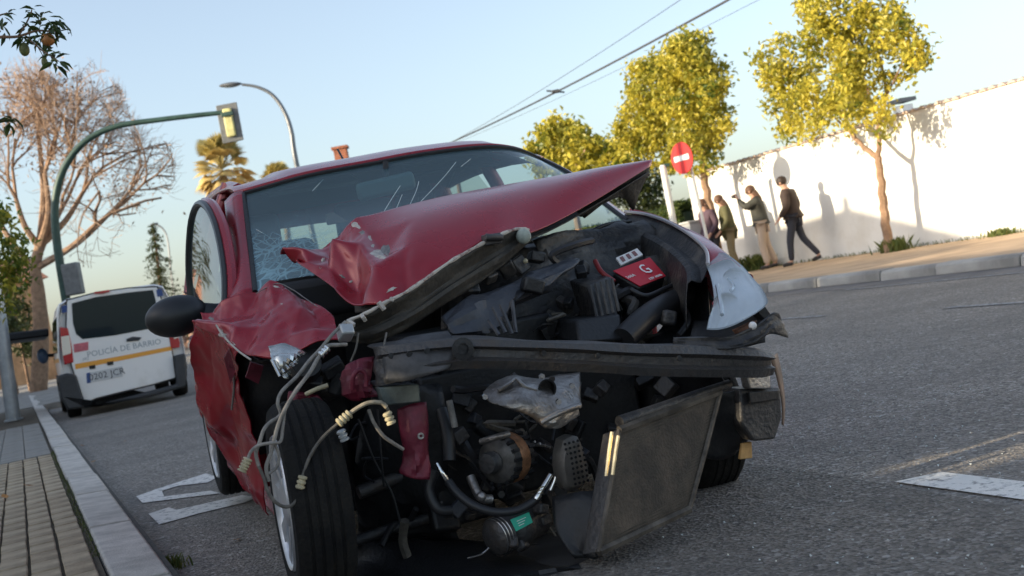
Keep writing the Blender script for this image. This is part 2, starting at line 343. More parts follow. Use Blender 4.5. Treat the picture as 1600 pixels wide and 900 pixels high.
PAINT = (0.27, 0.006, 0.018)
M = dict(
    asphalt=asphalt_mat(),
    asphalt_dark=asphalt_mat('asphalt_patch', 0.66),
    paver=mat('paver', (0.41, 0.325, 0.22), 0.9, var=0.28, vscale=5, bump=0.35, bscale=90),
    paver_dark=mat('paver_dark', (0.36, 0.28, 0.185), 0.9, var=0.3, vscale=6, bump=0.35, bscale=90),
    paver_grey=mat('paver_grey', (0.25, 0.235, 0.21), 0.9, var=0.25, vscale=3, bump=0.3, bscale=60),
    mortar=mat('kerb_mortar', (0.06, 0.057, 0.052), 0.95, var=0.3, vscale=20),
    ground=mat('bare_ground', (0.13, 0.12, 0.11), 0.95, var=0.3, vscale=0.2),
    joint=mat('joint_sand', (0.085, 0.065, 0.042), 0.95, var=0.3, vscale=12),
    kerb=mat('kerb_stone', (0.53, 0.495, 0.45), 0.85, var=0.22, vscale=7, bump=0.4, bscale=120),
    line=mat('road_paint', (0.74, 0.72, 0.68), 0.75, col2=(0.17, 0.17, 0.17), vscale=26, lo=0.52, hi=0.66, bump=0.4, bscale=110, detail=9),
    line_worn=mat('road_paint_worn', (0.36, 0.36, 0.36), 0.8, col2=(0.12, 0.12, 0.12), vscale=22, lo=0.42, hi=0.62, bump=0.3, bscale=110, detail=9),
    walk=mat('paving_far', (0.47, 0.33, 0.21), 0.9, var=0.22, vscale=1.2, bump=0.3, bscale=12),
    kerb_far=mat('kerb_far', (0.34, 0.33, 0.31), 0.85, var=0.35, vscale=0.9, bump=0.3, bscale=30),
    white_wall=mat('whitewash', (0.82, 0.81, 0.78), 0.9, col2=(0.66, 0.63, 0.57), lo=.5, hi=.8, vscale=1.3, detail=9, bump=0.15, bscale=20),
    coping=mat('clay_coping', (0.62, 0.47, 0.38), 0.85, var=0.3, vscale=5),
    brick=mat('brickwork', (0.34, 0.13, 0.075), 0.9, var=0.3, vscale=6, bump=0.4, bscale=20),
    ochre=mat('ochre_render', (0.50, 0.30, 0.16), 0.9, var=0.25, vscale=1.5),
    render_wall=mat('house_render', (0.74, 0.72, 0.68), 0.9, var=0.08, vscale=1.2),
    clay=mat('clay_tiles', (0.33, 0.15, 0.09), 0.85, var=0.3, vscale=5),
    paint=scuff_mat('red_paint', PAINT, (0.42, 0.38, 0.34)),
    paint_dull=mat('red_primer_paint', (0.13, 0.012, 0.028), 0.5, 0.1, var=0.3, vscale=14, bump=0.2, bscale=30),
    black=mat('black_plastic', (0.010, 0.0105, 0.012), 0.5, var=0.35, vscale=14, bump=0.15, bscale=80),
    grime=mat('grimy_plastic', (0.020, 0.020, 0.022), 0.5, col2=(0.10, 0.088, 0.075), vscale=9, lo=0.45, hi=0.75, bump=0.3, bscale=60),
    blueblack=mat('slate_plastic', (0.034, 0.038, 0.048), 0.5, col2=(0.062, 0.06, 0.062), vscale=10, lo=0.5, hi=0.8, bump=0.2, bscale=50),
    brownblack=mat('dusty_underside', (0.034, 0.030, 0.024), 0.7, var=0.45, vscale=8, bump=0.3, bscale=40),
    steel=mat('dull_steel', (0.07, 0.068, 0.068), 0.5, 0.45, col2=(0.085, 0.068, 0.056), vscale=12, lo=0.5, hi=0.75, bump=0.3, bscale=60),
    cast=mat('cast_aluminium', (0.44, 0.42, 0.40), 0.36, 0.75, col2=(0.13, 0.10, 0.08), vscale=7, lo=0.4, hi=0.75, bump=0.25, bscale=90),
    chrome=mat('bright_metal', (0.78, 0.77, 0.74), 0.16, 1.0),
    gold=mat('brass_edge', (0.85, 0.68, 0.40), 0.25, 0.7, var=0.2, vscale=50),
    copper=mat('copper_winding', (0.42, 0.21, 0.11), 0.45, 0.6, var=0.4, vscale=40),
    rubber=mat('tyre_rubber', (0.006, 0.006, 0.007), 0.9, spec=0.25, col2=(0.017, 0.016, 0.014), vscale=8, bump=0.3, bscale=90),
    hose=mat('hose_rubber', (0.018, 0.018, 0.02), 0.45),
    loom=mat('grey_loom', (0.22, 0.205, 0.185), 0.6, var=0.35, vscale=30),
    loom_dark=mat('dark_loom', (0.10, 0.09, 0.075), 0.6, var=0.4, vscale=30),
    cream=mat('cream_plastic', (0.42, 0.37, 0.24), 0.5, var=0.2, vscale=40),
    rim=mat('rim_silver', (0.50, 0.51, 0.53), 0.35, 0.7, var=0.15, vscale=20),
    interior=mat('interior_trim', (0.025, 0.027, 0.032), 0.8),
    seat=mat('seat_fabric', (0.045, 0.047, 0.055), 0.9),
    glass=glass_mat('side_glass', (0.24, 0.28, 0.24), 1.45, haze=0.05),
    clear_glass=glass_mat('clear_glass', (0.72, 0.76, 0.70), 1.4),
    van_glass=glass_mat('van_glass', (0.05, 0.06, 0.07), 1.3, haze=0.07),
    dark_glass=glass_mat('tinted_glass', (0.05, 0.06, 0.07), 1.28),
    windscreen=glass_mat('cracked_windscreen', (0.55, 0.68, 0.70), 1.52, cracks=True, haze=0.16),
    lens=glass_mat('lamp_lens', (0.90, 0.93, 0.96), 1.85, haze=0.24),
    white_sticker=mat('white_sticker', (0.70, 0.68, 0.66), 0.6, var=0.15, vscale=60),
    red_label=mat('red_label', (0.52, 0.015, 0.03), 0.5),
    green_label=mat('green_label', (0.05, 0.50, 0.34), 0.5),
    orange_tag=mat('orange_reflector', (0.55, 0.32, 0.12), 0.5, var=0.2, vscale=30),
    van_white=mat('van_white', (0.82, 0.81, 0.79), 0.35, col2=(0.60, 0.58, 0.54), lo=.55, hi=.85, vscale=1.6, coat=0.4),
    van_grey=mat('van_bumper', (0.035, 0.037, 0.04), 0.6, var=0.25, vscale=4),
    van_stripe=mat('orange_stripe', (0.80, 0.36, 0.05), 0.45),
    lamp_red=mat('red_lamp', (0.42, 0.015, 0.02), 0.25, coat=0.6),
    lamp_clear=mat('clear_lamp', (0.78, 0.72, 0.62), 0.2, coat=0.6),
    navy=mat('navy_panel', (0.012, 0.016, 0.045), 0.4),
    blue=mat('blue_badge', (0.03, 0.07, 0.22), 0.5),
    text_grey=mat('grey_lettering', (0.30, 0.34, 0.36), 0.6),
    plate=mat('plate_white', (0.55, 0.56, 0.56), 0.5),
    ink=mat('plate_ink', (0.05, 0.05, 0.06), 0.6),
    green_pole=mat('green_pole', (0.035, 0.075, 0.06), 0.45, 0.1, var=0.25, vscale=6),
    signal=mat('signal_grey', (0.16, 0.165, 0.165), 0.55, var=0.2, vscale=9),
    signal_sunlit=mat('signal_sunlit', (0.62, 0.58, 0.25), 0.5, var=0.2, vscale=9),
    lamp_metal=mat('lamp_metal', (0.20, 0.21, 0.22), 0.45, 0.6),
    galv=mat('galvanised', (0.40, 0.42, 0.43), 0.45, 0.5, var=0.15, vscale=6),
    white_pole=mat('white_pole', (0.76, 0.75, 0.70), 0.5),
    sign_red=mat('sign_red', (0.62, 0.03, 0.03), 0.45),
    sign_white=mat('sign_white', (0.82, 0.82, 0.82), 0.45),
    cable=mat('cable_sheath', (0.05, 0.05, 0.055), 0.6),
    bark=mat('bark', (0.20, 0.125, 0.08), 0.9, var=0.4, vscale=10, bump=0.8, bscale=25),
    bark_warm=mat('bark_warm', (0.30, 0.19, 0.12), 0.9, var=0.3, vscale=6, bump=0.6, bscale=20),
    palm_bark=mat('palm_bark', (0.22, 0.15, 0.09), 0.95, var=0.4, vscale=6, bump=0.8, bscale=12),
    leaf=tint_mat('orange_tree_leaves', (0.095, 0.145, 0.02), (0.68, 0.57, 0.075), 0.42, 0.4),
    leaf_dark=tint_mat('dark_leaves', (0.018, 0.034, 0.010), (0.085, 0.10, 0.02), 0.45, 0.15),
    leaf_near=tint_mat('near_leaves', (0.020, 0.045, 0.012), (0.06, 0.10, 0.02), 0.4, 0.2),
    twig=tint_mat('dry_twigs', (0.28, 0.20, 0.15), (0.46, 0.30, 0.19), 0.8, 0.0),
    frond=tint_mat('palm_fronds', (0.34, 0.31, 0.09), (0.68, 0.52, 0.22), 0.6, 0.2),
    needle=tint_mat('cedar_needles', (0.035, 0.065, 0.03), (0.10, 0.11, 0.035), 0.7, 0.1),
    hedge=tint_mat('hedge_leaves', (0.025, 0.055, 0.012), (0.10, 0.13, 0.02), 0.6, 0.15),
    weed=tint_mat('weeds', (0.06, 0.10, 0.02), (0.16, 0.17, 0.04), 0.7, 0.2),
    wood=tint_mat('far_wood', (0.20, 0.13, 0.10), (0.34, 0.20, 0.14), 0.9),
    fruit=mat('orange_fruit', (0.40, 0.17, 0.05), 0.5, var=0.2, vscale=20),
    fruit_green=mat('green_fruit', (0.12, 0.14, 0.04), 0.5, var=0.2, vscale=20),
    dry_leaf=mat('dry_leaf', (0.42, 0.20, 0.06), 0.8, var=0.3, vscale=40),
    skin=mat('skin', (0.52, 0.30, 0.21), 0.55),
    hair_dark=mat('hair_dark', (0.035, 0.022, 0.016), 0.6),
    hair_brown=mat('hair_brown', (0.12, 0.06, 0.035), 0.6),
    jacket_dark=mat('jacket_dark', (0.045, 0.028, 0.022), 0.8, var=0.2, vscale=12),
    trousers_navy=mat('trousers_navy', (0.028, 0.03, 0.042), 0.8),
    olive=mat('olive_coat', (0.11, 0.105, 0.045), 0.8, var=0.2, vscale=9),
    khaki=mat('khaki_trousers', (0.22, 0.17, 0.09), 0.8),
    beige=mat('beige_trousers', (0.50, 0.39, 0.30), 0.85),
    green_jacket=mat('dark_green_jacket', (0.055, 0.055, 0.045), 0.8, var=0.25, vscale=9),
    purple=mat('purple_top', (0.085, 0.05, 0.07), 0.8),
    shoe=mat('shoe_dark', (0.035, 0.03, 0.028), 0.7),
    sock=mat('pale_sock', (0.60, 0.56, 0.52), 0.8),
    stone=mat('grey_cabinet', (0.50, 0.51, 0.50), 0.6),
    red_car=mat('far_red_paint', (0.25, 0.02, 0.03), 0.4, coat=0.5),
    glassbit=mat('glass_crumbs', (0.70, 0.75, 0.74), 0.15, spec=0.8),
    engine_shade=mat('shade_patch', (0.035, 0.035, 0.036), 0.7, var=0.4, vscale=6),
)

# ------------------------------------------------------------------ ground, pavements, kerbs, markings
def sheet(name, pts, z, m, kind='structure', parent=None, label=None):
    mb = MB(); mb.add([(p[0], p[1], z) for p in pts], [tuple(range(len(pts)))])
    o = obj(name, mb, m, parent, smooth=0)
    return tag(o, label, kind=kind)
tag(obj('ground', MB().add([(-900, -300, -0.06), (900, -300, -0.06), (900, 1500, -0.06), (-900, 1500, -0.06)], [(0, 1, 2, 3)]), M['ground'], smooth=0), kind='structure')
sheet('road', [ST(-0.4, -40), ST(9.5, -40), ST(9.5, 160), ST(-0.4, 160)], 0.0, M['asphalt'])
# left pavement: base, then the pavers one by one
def slab(name, s0, s1, t0, t1, z0, z1, m, parent=None):
    mb = MB(); mb.prism([ST(s0, t0, z0), ST(s1, t0, z0), ST(s1, t1, z0), ST(s0, t1, z0)], (0, 0, z1 - z0)); return obj(name, mb, m, parent, smooth=0)
pave = tag(slab('pavement', -11, -0.215, -40, 21, -0.03, 0.105, M['joint']), kind='structure')
rng = random.Random(3)
def paver_mesh(w, l, seed, hgt=0.03):
    r = random.Random(seed); mb = MB(); b = 0.004; j = lambda: r.uniform(-0.002, 0.002)
    lo = [(-w / 2, -l / 2, 0), (w / 2, -l / 2, 0), (w / 2, l / 2, 0), (-w / 2, l / 2, 0)]
    mi = [(p[0], p[1], hgt - b) for p in lo]; hi = [(p[0] * (1 - 2 * b / w), p[1] * (1 - 2 * b / l), hgt + j()) for p in lo]
    mb.add(lo + mi + hi, [(a, (a + 1) % 4, (a + 1) % 4 + 4, a + 4) for a in range(4)] + [(a + 4, (a + 1) % 4 + 4, (a + 1) % 4 + 8, a + 8) for a in range(4)] + [(8, 9, 10, 11)])
    return mb
pm = [[obj('brick', paver_mesh(0.101, 0.239, k + 9 * q), M[n], pave, smooth=0) for k in range(3)] for q, n in enumerate(('paver', 'paver_dark'))]
cnt = 0
pool = [o for l in pm for o in l]; proto_i = list(range(len(pool)))
for c in range(7):
    for k in range(36):
        t = -1.6 + k * 0.25 + (0.012 if c % 2 else 0) + rng.uniform(-0.003, 0.003)
        if t > 6.3: continue
        s = -0.29 - c * 0.112 + rng.uniform(-0.002, 0.002)
        src = rng.choice(pool); o = src if src.get('used') is None else src.copy()
        if o is not src: COL.objects.link(o)
        src['used'] = 1
        o.location = ST(s, t, 0.0915 + rng.uniform(-0.0016, 0.0016)); o.rotation_euler = (rng.uniform(-.004, .004), rng.uniform(-.004, .004), STREET_ROT + rng.uniform(-.012, .012)); cnt += 1
for o in list(COL.objects):
    if 'used' in o: del o['used']
gm = [obj('tile', paver_mesh(0.20, 0.20, 50 + k), M['paver_grey'], pave, smooth=0) for k in range(2)]; gi = 0
for c in range(4):
    for k in range(32):
        o = gm[gi] if gi < 2 else gm[rng.randrange(2)].copy()
        if gi >= 2: COL.objects.link(o)
        gi += 1
        o.location = ST(-0.335 - c * 0.206, 6.46 + k * 0.206, 0.0915 + rng.uniform(-.002, .002)); o.rotation_euler = (0, 0, STREET_ROT)
# loose remainder of the pavers, away from the walked strip
def paver_field(name, s0, s1, t0, t1, w, l, m):
    mb = MB(); r = random.Random(5); c = 0; s = s0
    while s > s1:
        t = t0 + (l / 2 if c % 2 else 0)
        while t < t1:
            a = ST(s, t, 0.106); q = 0.45
            mb.add([a + NN * (-w * q) - DR * (l * q), a + NN * (w * q) - DR * (l * q), a + NN * (w * q) + DR * (l * q), a + NN * (-w * q) + DR * (l * q)], [(0, 1, 2, 3)])
            mb.v = mb.v[:-4] + [(p[0], p[1], p[2] + 0.014) for p in mb.v[-4:]]
            t += l
        s -= w; c += 1
    return tag(obj(name, mb, m, pave, smooth=0), kind='stuff')
paver_field('brick_field', -0.29 - 7 * 0.112, -3.2, -3.0, 6.3, 0.112, 0.25, M['paver'])
paver_field('tile_field', -0.335 - 4 * 0.206, -5.0, 6.4, 20.8, 0.206, 0.206, M['paver_grey'])
kerb = tag(slab('kerb', -0.210, -0.008, -40, 60, -0.03, 0.104, M['mortar']), kind='structure')
kr = random.Random(8); t = -6.0; edges = [-6.0]
for tt in (-4.6, -3.3, -2.0, -0.62, 0.92, 2.42, 3.66, 5.68): edges.append(tt)
while edges[-1] < 32: edges.append(edges[-1] + kr.uniform(1.3, 1.6))
for a, b in zip(edges[:-1], edges[1:]):
    mb = MB(); g = 0.028; dz = kr.uniform(-.004, .004); ds = kr.uniform(-.004, .004)
    prof = [(-0.205, 0.0), (0.0, 0.0), (-0.012, 0.085), (-0.035, 0.116), (-0.198, 0.126), (-0.205, 0.118)]
    mid = Vector(ST(0, (a + b) / 2))
    mb.prism([ST(s + ds, a + g, z + dz) - mid for s, z in prof], DR * (b - a - 2 * g))
    obj('kerb_stone', mb, M['kerb'], kerb, smooth=0, bevel=0.006, loc=mid)
# widened pavement past the van (mast and bare tree stand on it)
tag(slab('pavement', -11, 1.7, 21.02, 64, -0.03, 0.12, M['paver_grey']), kind='structure')
# right pavement and its kerb
tag(slab('pavement', 9.56, 13.9, -40, 60, -0.03, 0.12, M['walk']), kind='structure')
kerb2 = tag(slab('kerb', 9.33, 9.55, -40, 60, -0.03, 0.08, M['joint']), kind='structure')
t = -6.0
while t < 26:
    b = t + kr.uniform(0.9, 1.3); mb = MB(); mid = ST(9.44, (t + b) / 2); ds = kr.uniform(-.006, .006); dz = kr.uniform(-.006, .004)
    mb.prism([ST(s + ds, t + .006, z + dz) - mid for s, z in ((9.30, 0.0), (9.552, 0.0), (9.552, 0.128), (9.34, 0.125), (9.315, 0.10))], DR * (b - t - .012))
    obj('kerb_stone', mb, M['kerb_far'], kerb2, smooth=0, bevel=0.01, loc=mid); t = b
sheet('gutter', [ST(8.72, -20), ST(9.31, -20), ST(9.31, 60), ST(8.72, 60)], 0.004, mat('gutter_concrete', (0.17, 0.155, 0.145), 0.9, var=0.25, vscale=1.5, bump=0.3, bscale=60))
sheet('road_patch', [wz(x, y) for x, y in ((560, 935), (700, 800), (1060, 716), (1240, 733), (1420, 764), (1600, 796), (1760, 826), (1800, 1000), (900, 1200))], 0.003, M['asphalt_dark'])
def marking(name, quads, m=None):
    mb = MB()
    for q in quads: mb.add([(p[0], p[1], 0.005) for p in q], [tuple(range(len(q)))])
    return tag(obj(name, mb, m or M['line'], smooth=0), kind='structure')
def pxpoly(pts): return [wz(x, y, 0.0) for x, y in pts]
marking('parking_lettering', [pxpoly([(213, 777), (242, 766), (321, 741), (341, 746), (325, 755), (279, 760), (253, 768), (257, 777), (329, 768), (345, 772), (223, 787)]),
                             pxpoly([(232, 804), (264, 794), (276, 798), (378, 775), (402, 778), (385, 786), (313, 803), (249, 821)])])
marking('lane_line', [[ST(2.03, -3.4), ST(2.19, -3.4), ST(2.22, -1.66), ST(2.07, -1.62)]])
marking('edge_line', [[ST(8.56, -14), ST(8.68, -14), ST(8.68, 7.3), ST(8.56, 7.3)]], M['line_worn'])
for a, b in ((-9, -6.6), (-3.2, -0.8), (0.5, 2.95), (4.55, 5.2), (9.0, 11.5), (14.5, 17), (20, 22.5)):
    marking('lane_line', [[ST(6.28, a), ST(6.37, a), ST(6.37, b), ST(6.28, b)]], M['line_worn'])
marking('lane_line', [[ST(2.0, 0.1), ST(2.09, 0.1), ST(2.1, 0.55), ST(2.02, 0.6)]], M['line_worn'])
# dark patch painting the shade under the engine
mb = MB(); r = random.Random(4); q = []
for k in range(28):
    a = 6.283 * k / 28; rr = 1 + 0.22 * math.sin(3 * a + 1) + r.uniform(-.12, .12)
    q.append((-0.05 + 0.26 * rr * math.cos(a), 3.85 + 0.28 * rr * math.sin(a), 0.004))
mb.add(q, [tuple(range(28))]); tag(obj('shade_patch', mb, M['engine_shade'], smooth=0), kind='structure')

# ------------------------------------------------------------------ the long white wall, houses
def st_box(mb, s0, s1, t0, t1, z0, z1):
    mb.prism([ST(s0, t0, z0), ST(s1, t0, z0), ST(s1, t1, z0), ST(s0, t1, z0)], (0, 0, z1 - z0)); return mb
WALL_S, WALL_Z = 13.93, 2.42
w = thing('boundary_wall', 'long whitewashed boundary wall behind the right pavement', 'wall')
obj('wall', st_box(MB(), WALL_S, WALL_S + 0.25, -12, 19.3, 0.0, WALL_Z - 0.075), M['white_wall'], w, smooth=0)
mb = MB(); t = -12.0; r = random.Random(12)
while t < 19.3:
    d = 0.2; zz = WALL_Z - 0.072 + r.uniform(-.006, .006)
    mb.prism([ST(WALL_S - 0.05, t, zz), ST(WALL_S - 0.05, t + d * .5, zz + 0.05), ST(WALL_S - 0.05, t + d - .004, zz)], NN * 0.36); t += d
tag(obj('coping_tiles', mb, M['coping'], w, smooth=0), kind='stuff')
# house behind the wall: only its chimney shows
h = thing('house', 'low white house hidden by the boundary wall, only its small chimney showing', 'house')
obj('wall', st_box(MB(), 16.5, 22, 9, 16, 0, 2.25), M['white_wall'], h, smooth=0)
c = on_s(1412, 175, 17.5); s_, t_ = to_st(c); top = on_s(1413, 164, 17.5).z
ch = obj('chimney', st_box(MB(), s_ - .14, s_ + .14, t_ - .15, t_ + .15, 2.0, top), M['white_wall'], h, smooth=0)
obj('cap', st_box(MB(), s_ - .2, s_ + .2, t_ - .22, t_ + .22, top + .06, top + .14), M['signal'], ch, smooth=0)
# houses on the near side of the street, out of the frame to the left: they shade road and cars
def left_house(name, t0, t1, prof, label):
    h_ = thing(name, label, 'house')
    mb = MB(); mb.prism([ST(-11.0, a, 0.0) if i in (0, len(prof) - 1) else ST(-11.0, a, z) for i, (a, z) in enumerate(prof)], NN * 3.0)
    obj('wall', mb, M['render_wall'], h_, smooth=0)
    for t in [t0 + 1.2 + 2.4 * k for k in range(int((t1 - t0 - 1.2) / 2.4))]:
        f = obj('window', st_box(MB(), -7.99, -7.94, t, t + 0.9, 1.0, 2.2), M['black'], h_, smooth=0)
        obj('pane', st_box(MB(), -7.938, -7.93, t + .06, t + .84, 1.06, 2.14), M['dark_glass'], f, smooth=0)
    return h_
left_house('house', 8.6, 40, [(8.6, 0), (8.6, 5.45), (10.7, 6.03), (13.42, 6.80), (13.6, 6.84), (13.62, 7.1), (13.8, 7.1), (13.82, 6.86), (14.2, 6.84), (16.3, 6.72), (40, 6.75), (40, 0)], 'cream terraced house with a sloping gable beside the left pavement')
left_house('house', -1.28, 8.56, [(-1.28, 0), (-1.28, 5.0), (8.56, 5.0), (8.56, 0)], 'low flat roofed cream house beside the left pavement')
left_house('house', -9, -1.92, [(-9, 0), (-9, 5.0), (-1.92, 5.0), (-1.92, 0)], 'cream flat roofed house behind the camera on the left pavement')
g = thing('sun_slot_wall', 'unseen pale wall added between two houses, slotted to shape two sun streaks', 'wall')  # unseen wall added here; its slots shape two sun streaks on the road
mb = MB(); st_box(mb, -8.0, -7.85, -1.9, -1.28, 0, 2.70); st_box(mb, -8.0, -7.85, -1.9, -1.28, 3.05, 5.0)
for a, b in ((-1.9, -1.845), (-1.695, -1.63), (-1.50, -1.28)): st_box(mb, -8.0, -7.85, a, b, 2.70, 3.05)
st_box(mb, -7.99, -7.86, -1.63, -1.50, 2.92, 3.04); obj('wall', mb, M['render_wall'], g, smooth=0)
# brick chimney house, hidden by the car but for the chimney
h = thing('house', 'brick house beyond the junction hidden by the red car, its square chimney showing', 'house')
a = wy(533, 240, 60); 
def hbox(mb, c, sx, sy, z0, z1): mb.box((c.x, c.y, (z0 + z1) / 2), (sx, sy, z1 - z0)); return mb
obj('wall', hbox(MB(), Vector((a.x + .75, a.y + 2, 0)), 2.6, 7, -0.05, 5.2), M['ochre'], h, smooth=0)
rf = MB(); cx, cy = a.x + .75, a.y + 2
rf.prism([(cx - 1.5, cy - 3.8, 5.2), (cx - 1.5, cy, 7.0), (cx - 1.5, cy + 3.8, 5.2)], (3, 0, 0)); rfo = obj('roof', rf, M['clay'], h, smooth=0)
zt = wy(533, 229, 60).z
ch = obj('chimney', hbox(MB(), a, 0.62, 0.62, 6.0, zt - 0.12), M['brick'], rfo, smooth=0)
obj('chimney', hbox(MB(), a + Vector((0, 0, 0)), 0.78, 0.78, zt - 0.118, zt), M['brick'], rfo, smooth=0)
# ochre building lit by the sun, far down the left pavement
h = thing('house', 'sunlit ochre brick house at the far end of the left pavement', 'house', wy(40, 566, 62) * 1.0, 0.62)
h.location.z = 0
obj('wall', MB().box((-3.0, 4, 2.6), (9.0, 8, 5.2)), M['ochre'], h, smooth=0)
obj('roof', MB().prism([(-7.8, -0.3, 5.2), (-7.8, 4, 6.6), (-7.8, 8.3, 5.2)], (9.6, 0, 0)), M['clay'], h, smooth=0)
for i in range(3):
    f = obj('window', MB().box((-6.3 + i * 2.6, -0.03, 2.9), (1.0, 0.1, 1.3)), M['white_wall'], h, smooth=0)
    obj('pane', MB().box((-6.3 + i * 2.6, -0.09, 2.9), (0.84, 0.03, 1.14)), M['dark_glass'], f, smooth=0)
BUSHES = [(5, 500, 40, 26), (30, 520, 42, 20), (20, 470, 46, 26), (48, 545, 44, 14)]
# far belt of leafless trees beyond the junction
mb = MB(); r = random.Random(21); ti = []
for k in range(9000):
    px = r.uniform(60, 560); base = 578 - 0.187 * (px - 35)
    y = r.uniform(105, 150); hh = 5.6 * (0.75 + 0.25 * math.sin(px * 0.043) + 0.12 * math.sin(px * 0.17)) * y / 120
    c = wy(px, base, y); z = hh * math.sqrt(r.random()); sz = r.uniform(.15, .5)
    R_ = rand_rot(r); mb.add([Vector((c.x, c.y, z)) + R_ @ Vector(q) * sz for q in ((-1, -.4, 0), (1, -.4, 0), (.3, .7, 0))], [(0, 1, 2)]); ti += [r.random()] * 3
tag(obj('far_wood', mb, M['wood'], smooth=0, tint=ti), kind='stuff')

# ------------------------------------------------------------------ trees
def leafquad(mb, ti, p, R_, l, w, tv):
    a = R_ @ Vector((0, l / 2, 0)); b = R_ @ Vector((w / 2, 0, w * 0.25)); 
    mb.v += [tuple(p - a), tuple(p + b), tuple(p + a), tuple(p - b + R_ @ Vector((0, 0, w * .5)))]
    n = len(mb.v); mb.f.append((n - 4, n - 3, n - 2, n - 1)); ti += [tv] * 4
def clump_crown(name, root, clumps, per, m, seed, l=0.13, w=0.06, spread=0.16, bright=0.62, nsub=None):
    r = random.Random(seed); mb = MB(); ti = []; o0 = root.location
    for c, rad in clumps:
        subs = nsub or max(6, int(26 * (rad / 0.6) ** 2))
        for k in range(subs):
            d = Vector((r.gauss(0, 1), r.gauss(0, 1), r.gauss(0, 1))).normalized()
            q = c + d * rad * (r.random() ** 0.4); tone = min(1, max(0, r.gauss(bright, .22)))
            for j in range(per):
                p = q + Vector((r.gauss(0, 1), r.gauss(0, 1), r.gauss(0, 1))) * spread * 0.62
                leafquad(mb, ti, p - o0, rand_rot(r), l * r.uniform(.7, 1.25), w * r.uniform(.7, 1.25), min(1, max(0, tone + r.gauss(0, .18))))
    return obj(name, mb, m, root, smooth=0, tint=ti)
def limb_mesh(paths, o0, n=8):
    mb = MB()
    for pts, r0, r1 in paths:
        P = cat_rom([Vector(p) - o0 for p in pts], 5); k = len(P)
        rr = random.Random(k); P = [p + Vector((rr.uniform(-1, 1), rr.uniform(-1, 1), 0)) * r0 * .18 for p in P]
        mb.tube(P, [r0 + (r1 - r0) * i / (k - 1) for i in range(k)], n)
    return mb
def pave_tree(label, basepx, s, forks, clumps, per, seed, r0, base_z=0.12, group='orange trees along the white wall', **kw):
    b = on_s(*basepx, s); b.z = base_z
    root = thing('orange_tree', label, 'tree', b, 0, group)
    paths = []
    for pts, a0, a1 in forks: paths.append(([on_s(x, y, s + ds) if (x, y) != basepx else Vector((b.x, b.y, base_z - .05)) for x, y, ds in [(p + (0,))[:3] for p in pts]], a0, a1))
    obj('trunk', limb_mesh(paths, b), M['bark_warm'], root)
    cl = []
    r = random.Random(seed + 50)
    for x, y, pr in clumps:
        ds = r.uniform(-.55, .25); c = on_s(x, y, s + ds); d = (c - EYE).dot(_fw); cl.append((c, pr * d / CAM_F))
    clump_crown('crown', root, cl, per, M['leaf'], seed, **kw)
    return root
pave_tree('orange tree with open yellow crown and forked trunk against the white wall', (1388, 386), 13.25,
    [([(1388, 386), (1384, 350), (1379, 310), (1376, 270), (1371, 246)], .085, .06), ([(1371, 246), (1350, 230), (1330, 208), (1322, 185), (1318, 130)], .05, .02), ([(1371, 246), (1374, 225), (1372, 195), (1385, 150), (1375, 90)], .05, .018),
     ([(1330, 208), (1300, 180), (1262, 150)], .025, .01), ([(1372, 195), (1350, 120), (1330, 40)], .028, .01), ([(1380, 160), (1400, 120), (1418, 80)], .02, .008)],
    [(1222, 95, 42), (1206, 120, 26), (1238, 175, 40), (1268, 170, 44), (1250, 125, 38), (1300, 30, 40), (1290, 70, 38), (1262, 12, 28), (1340, 60, 48), (1372, 45, 45), (1402, 35, 32), (1335, 5, 42), (1420, 75, 24), (1340, 110, 42), (1360, 165, 48), (1332, 165, 36), (1300, 150, 40), (1380, 120, 30), (1236, 200, 22), (1430, 92, 12)],
    40, 31, .08, l=0.12, w=0.065, bright=.68)
pave_tree('dense tall orange tree standing behind the red no entry sign', (1125, 420), 13.2,
    [([(1125, 420), (1118, 370), (1108, 320), (1102, 285), (1098, 250)], .10, .075), ([(1098, 250), (1070, 200), (1040, 150)], .05, .02), ([(1098, 250), (1100, 180), (1085, 100)], .05, .02), ([(1098, 250), (1110, 210), (1118, 150)], .03, .01)],
    [(1085, 82, 38), (1062, 105, 42), (1035, 105, 36), (1105, 112, 32), (1015, 135, 40), (1060, 150, 50), (1100, 160, 42), (1000, 170, 38), (1040, 190, 48), (1085, 205, 46), (1118, 190, 26), (985, 205, 32), (1010, 222, 38), (1055, 232, 38), (1098, 235, 34), (1085, 66, 24), (1112, 140, 24), (975, 225, 20)],
    52, 37, .10, l=0.125, w=0.068, bright=.63)
pave_tree('rounded orange tree far off behind the roof of the red car', (905, 395), 13.0,
    [([(905, 395), (900, 330), (893, 270)], .1, .06), ([(893, 270), (870, 235), (860, 215)], .05, .02), ([(893, 270), (915, 235), (925, 215)], .05, .02)],
    [(868, 210, 26), (848, 232, 28), (885, 228, 30), (908, 218, 24), (925, 235, 26), (865, 258, 34), (900, 256, 34), (930, 262, 26), (950, 250, 24), (966, 262, 24), (888, 203, 14)],
    34, 41, .12, l=0.19, w=0.1, bright=.55, base_z=0.0)
# darker tree behind the hedge
b = wy(1000, 390, 44); b.z = 0
dt = thing('evergreen_tree', 'dark evergreen tree in shade behind the hedge', 'tree', b)
obj('trunk', limb_mesh([([b, b + Vector((0, 0, 2)), b + Vector((.1, 0, 3.4))], .14, .06)], b), M['bark'], dt)
clump_crown('crown', dt, [(wy(x, y, 44), pr * 44 / CAM_F) for x, y, pr in ((985, 272, 32), (1008, 278, 30), (1000, 310, 34), (965, 300, 30), (1022, 322, 22))], 16, M['leaf_dark'], 5, l=.2, w=.1, spread=.3, bright=.8)
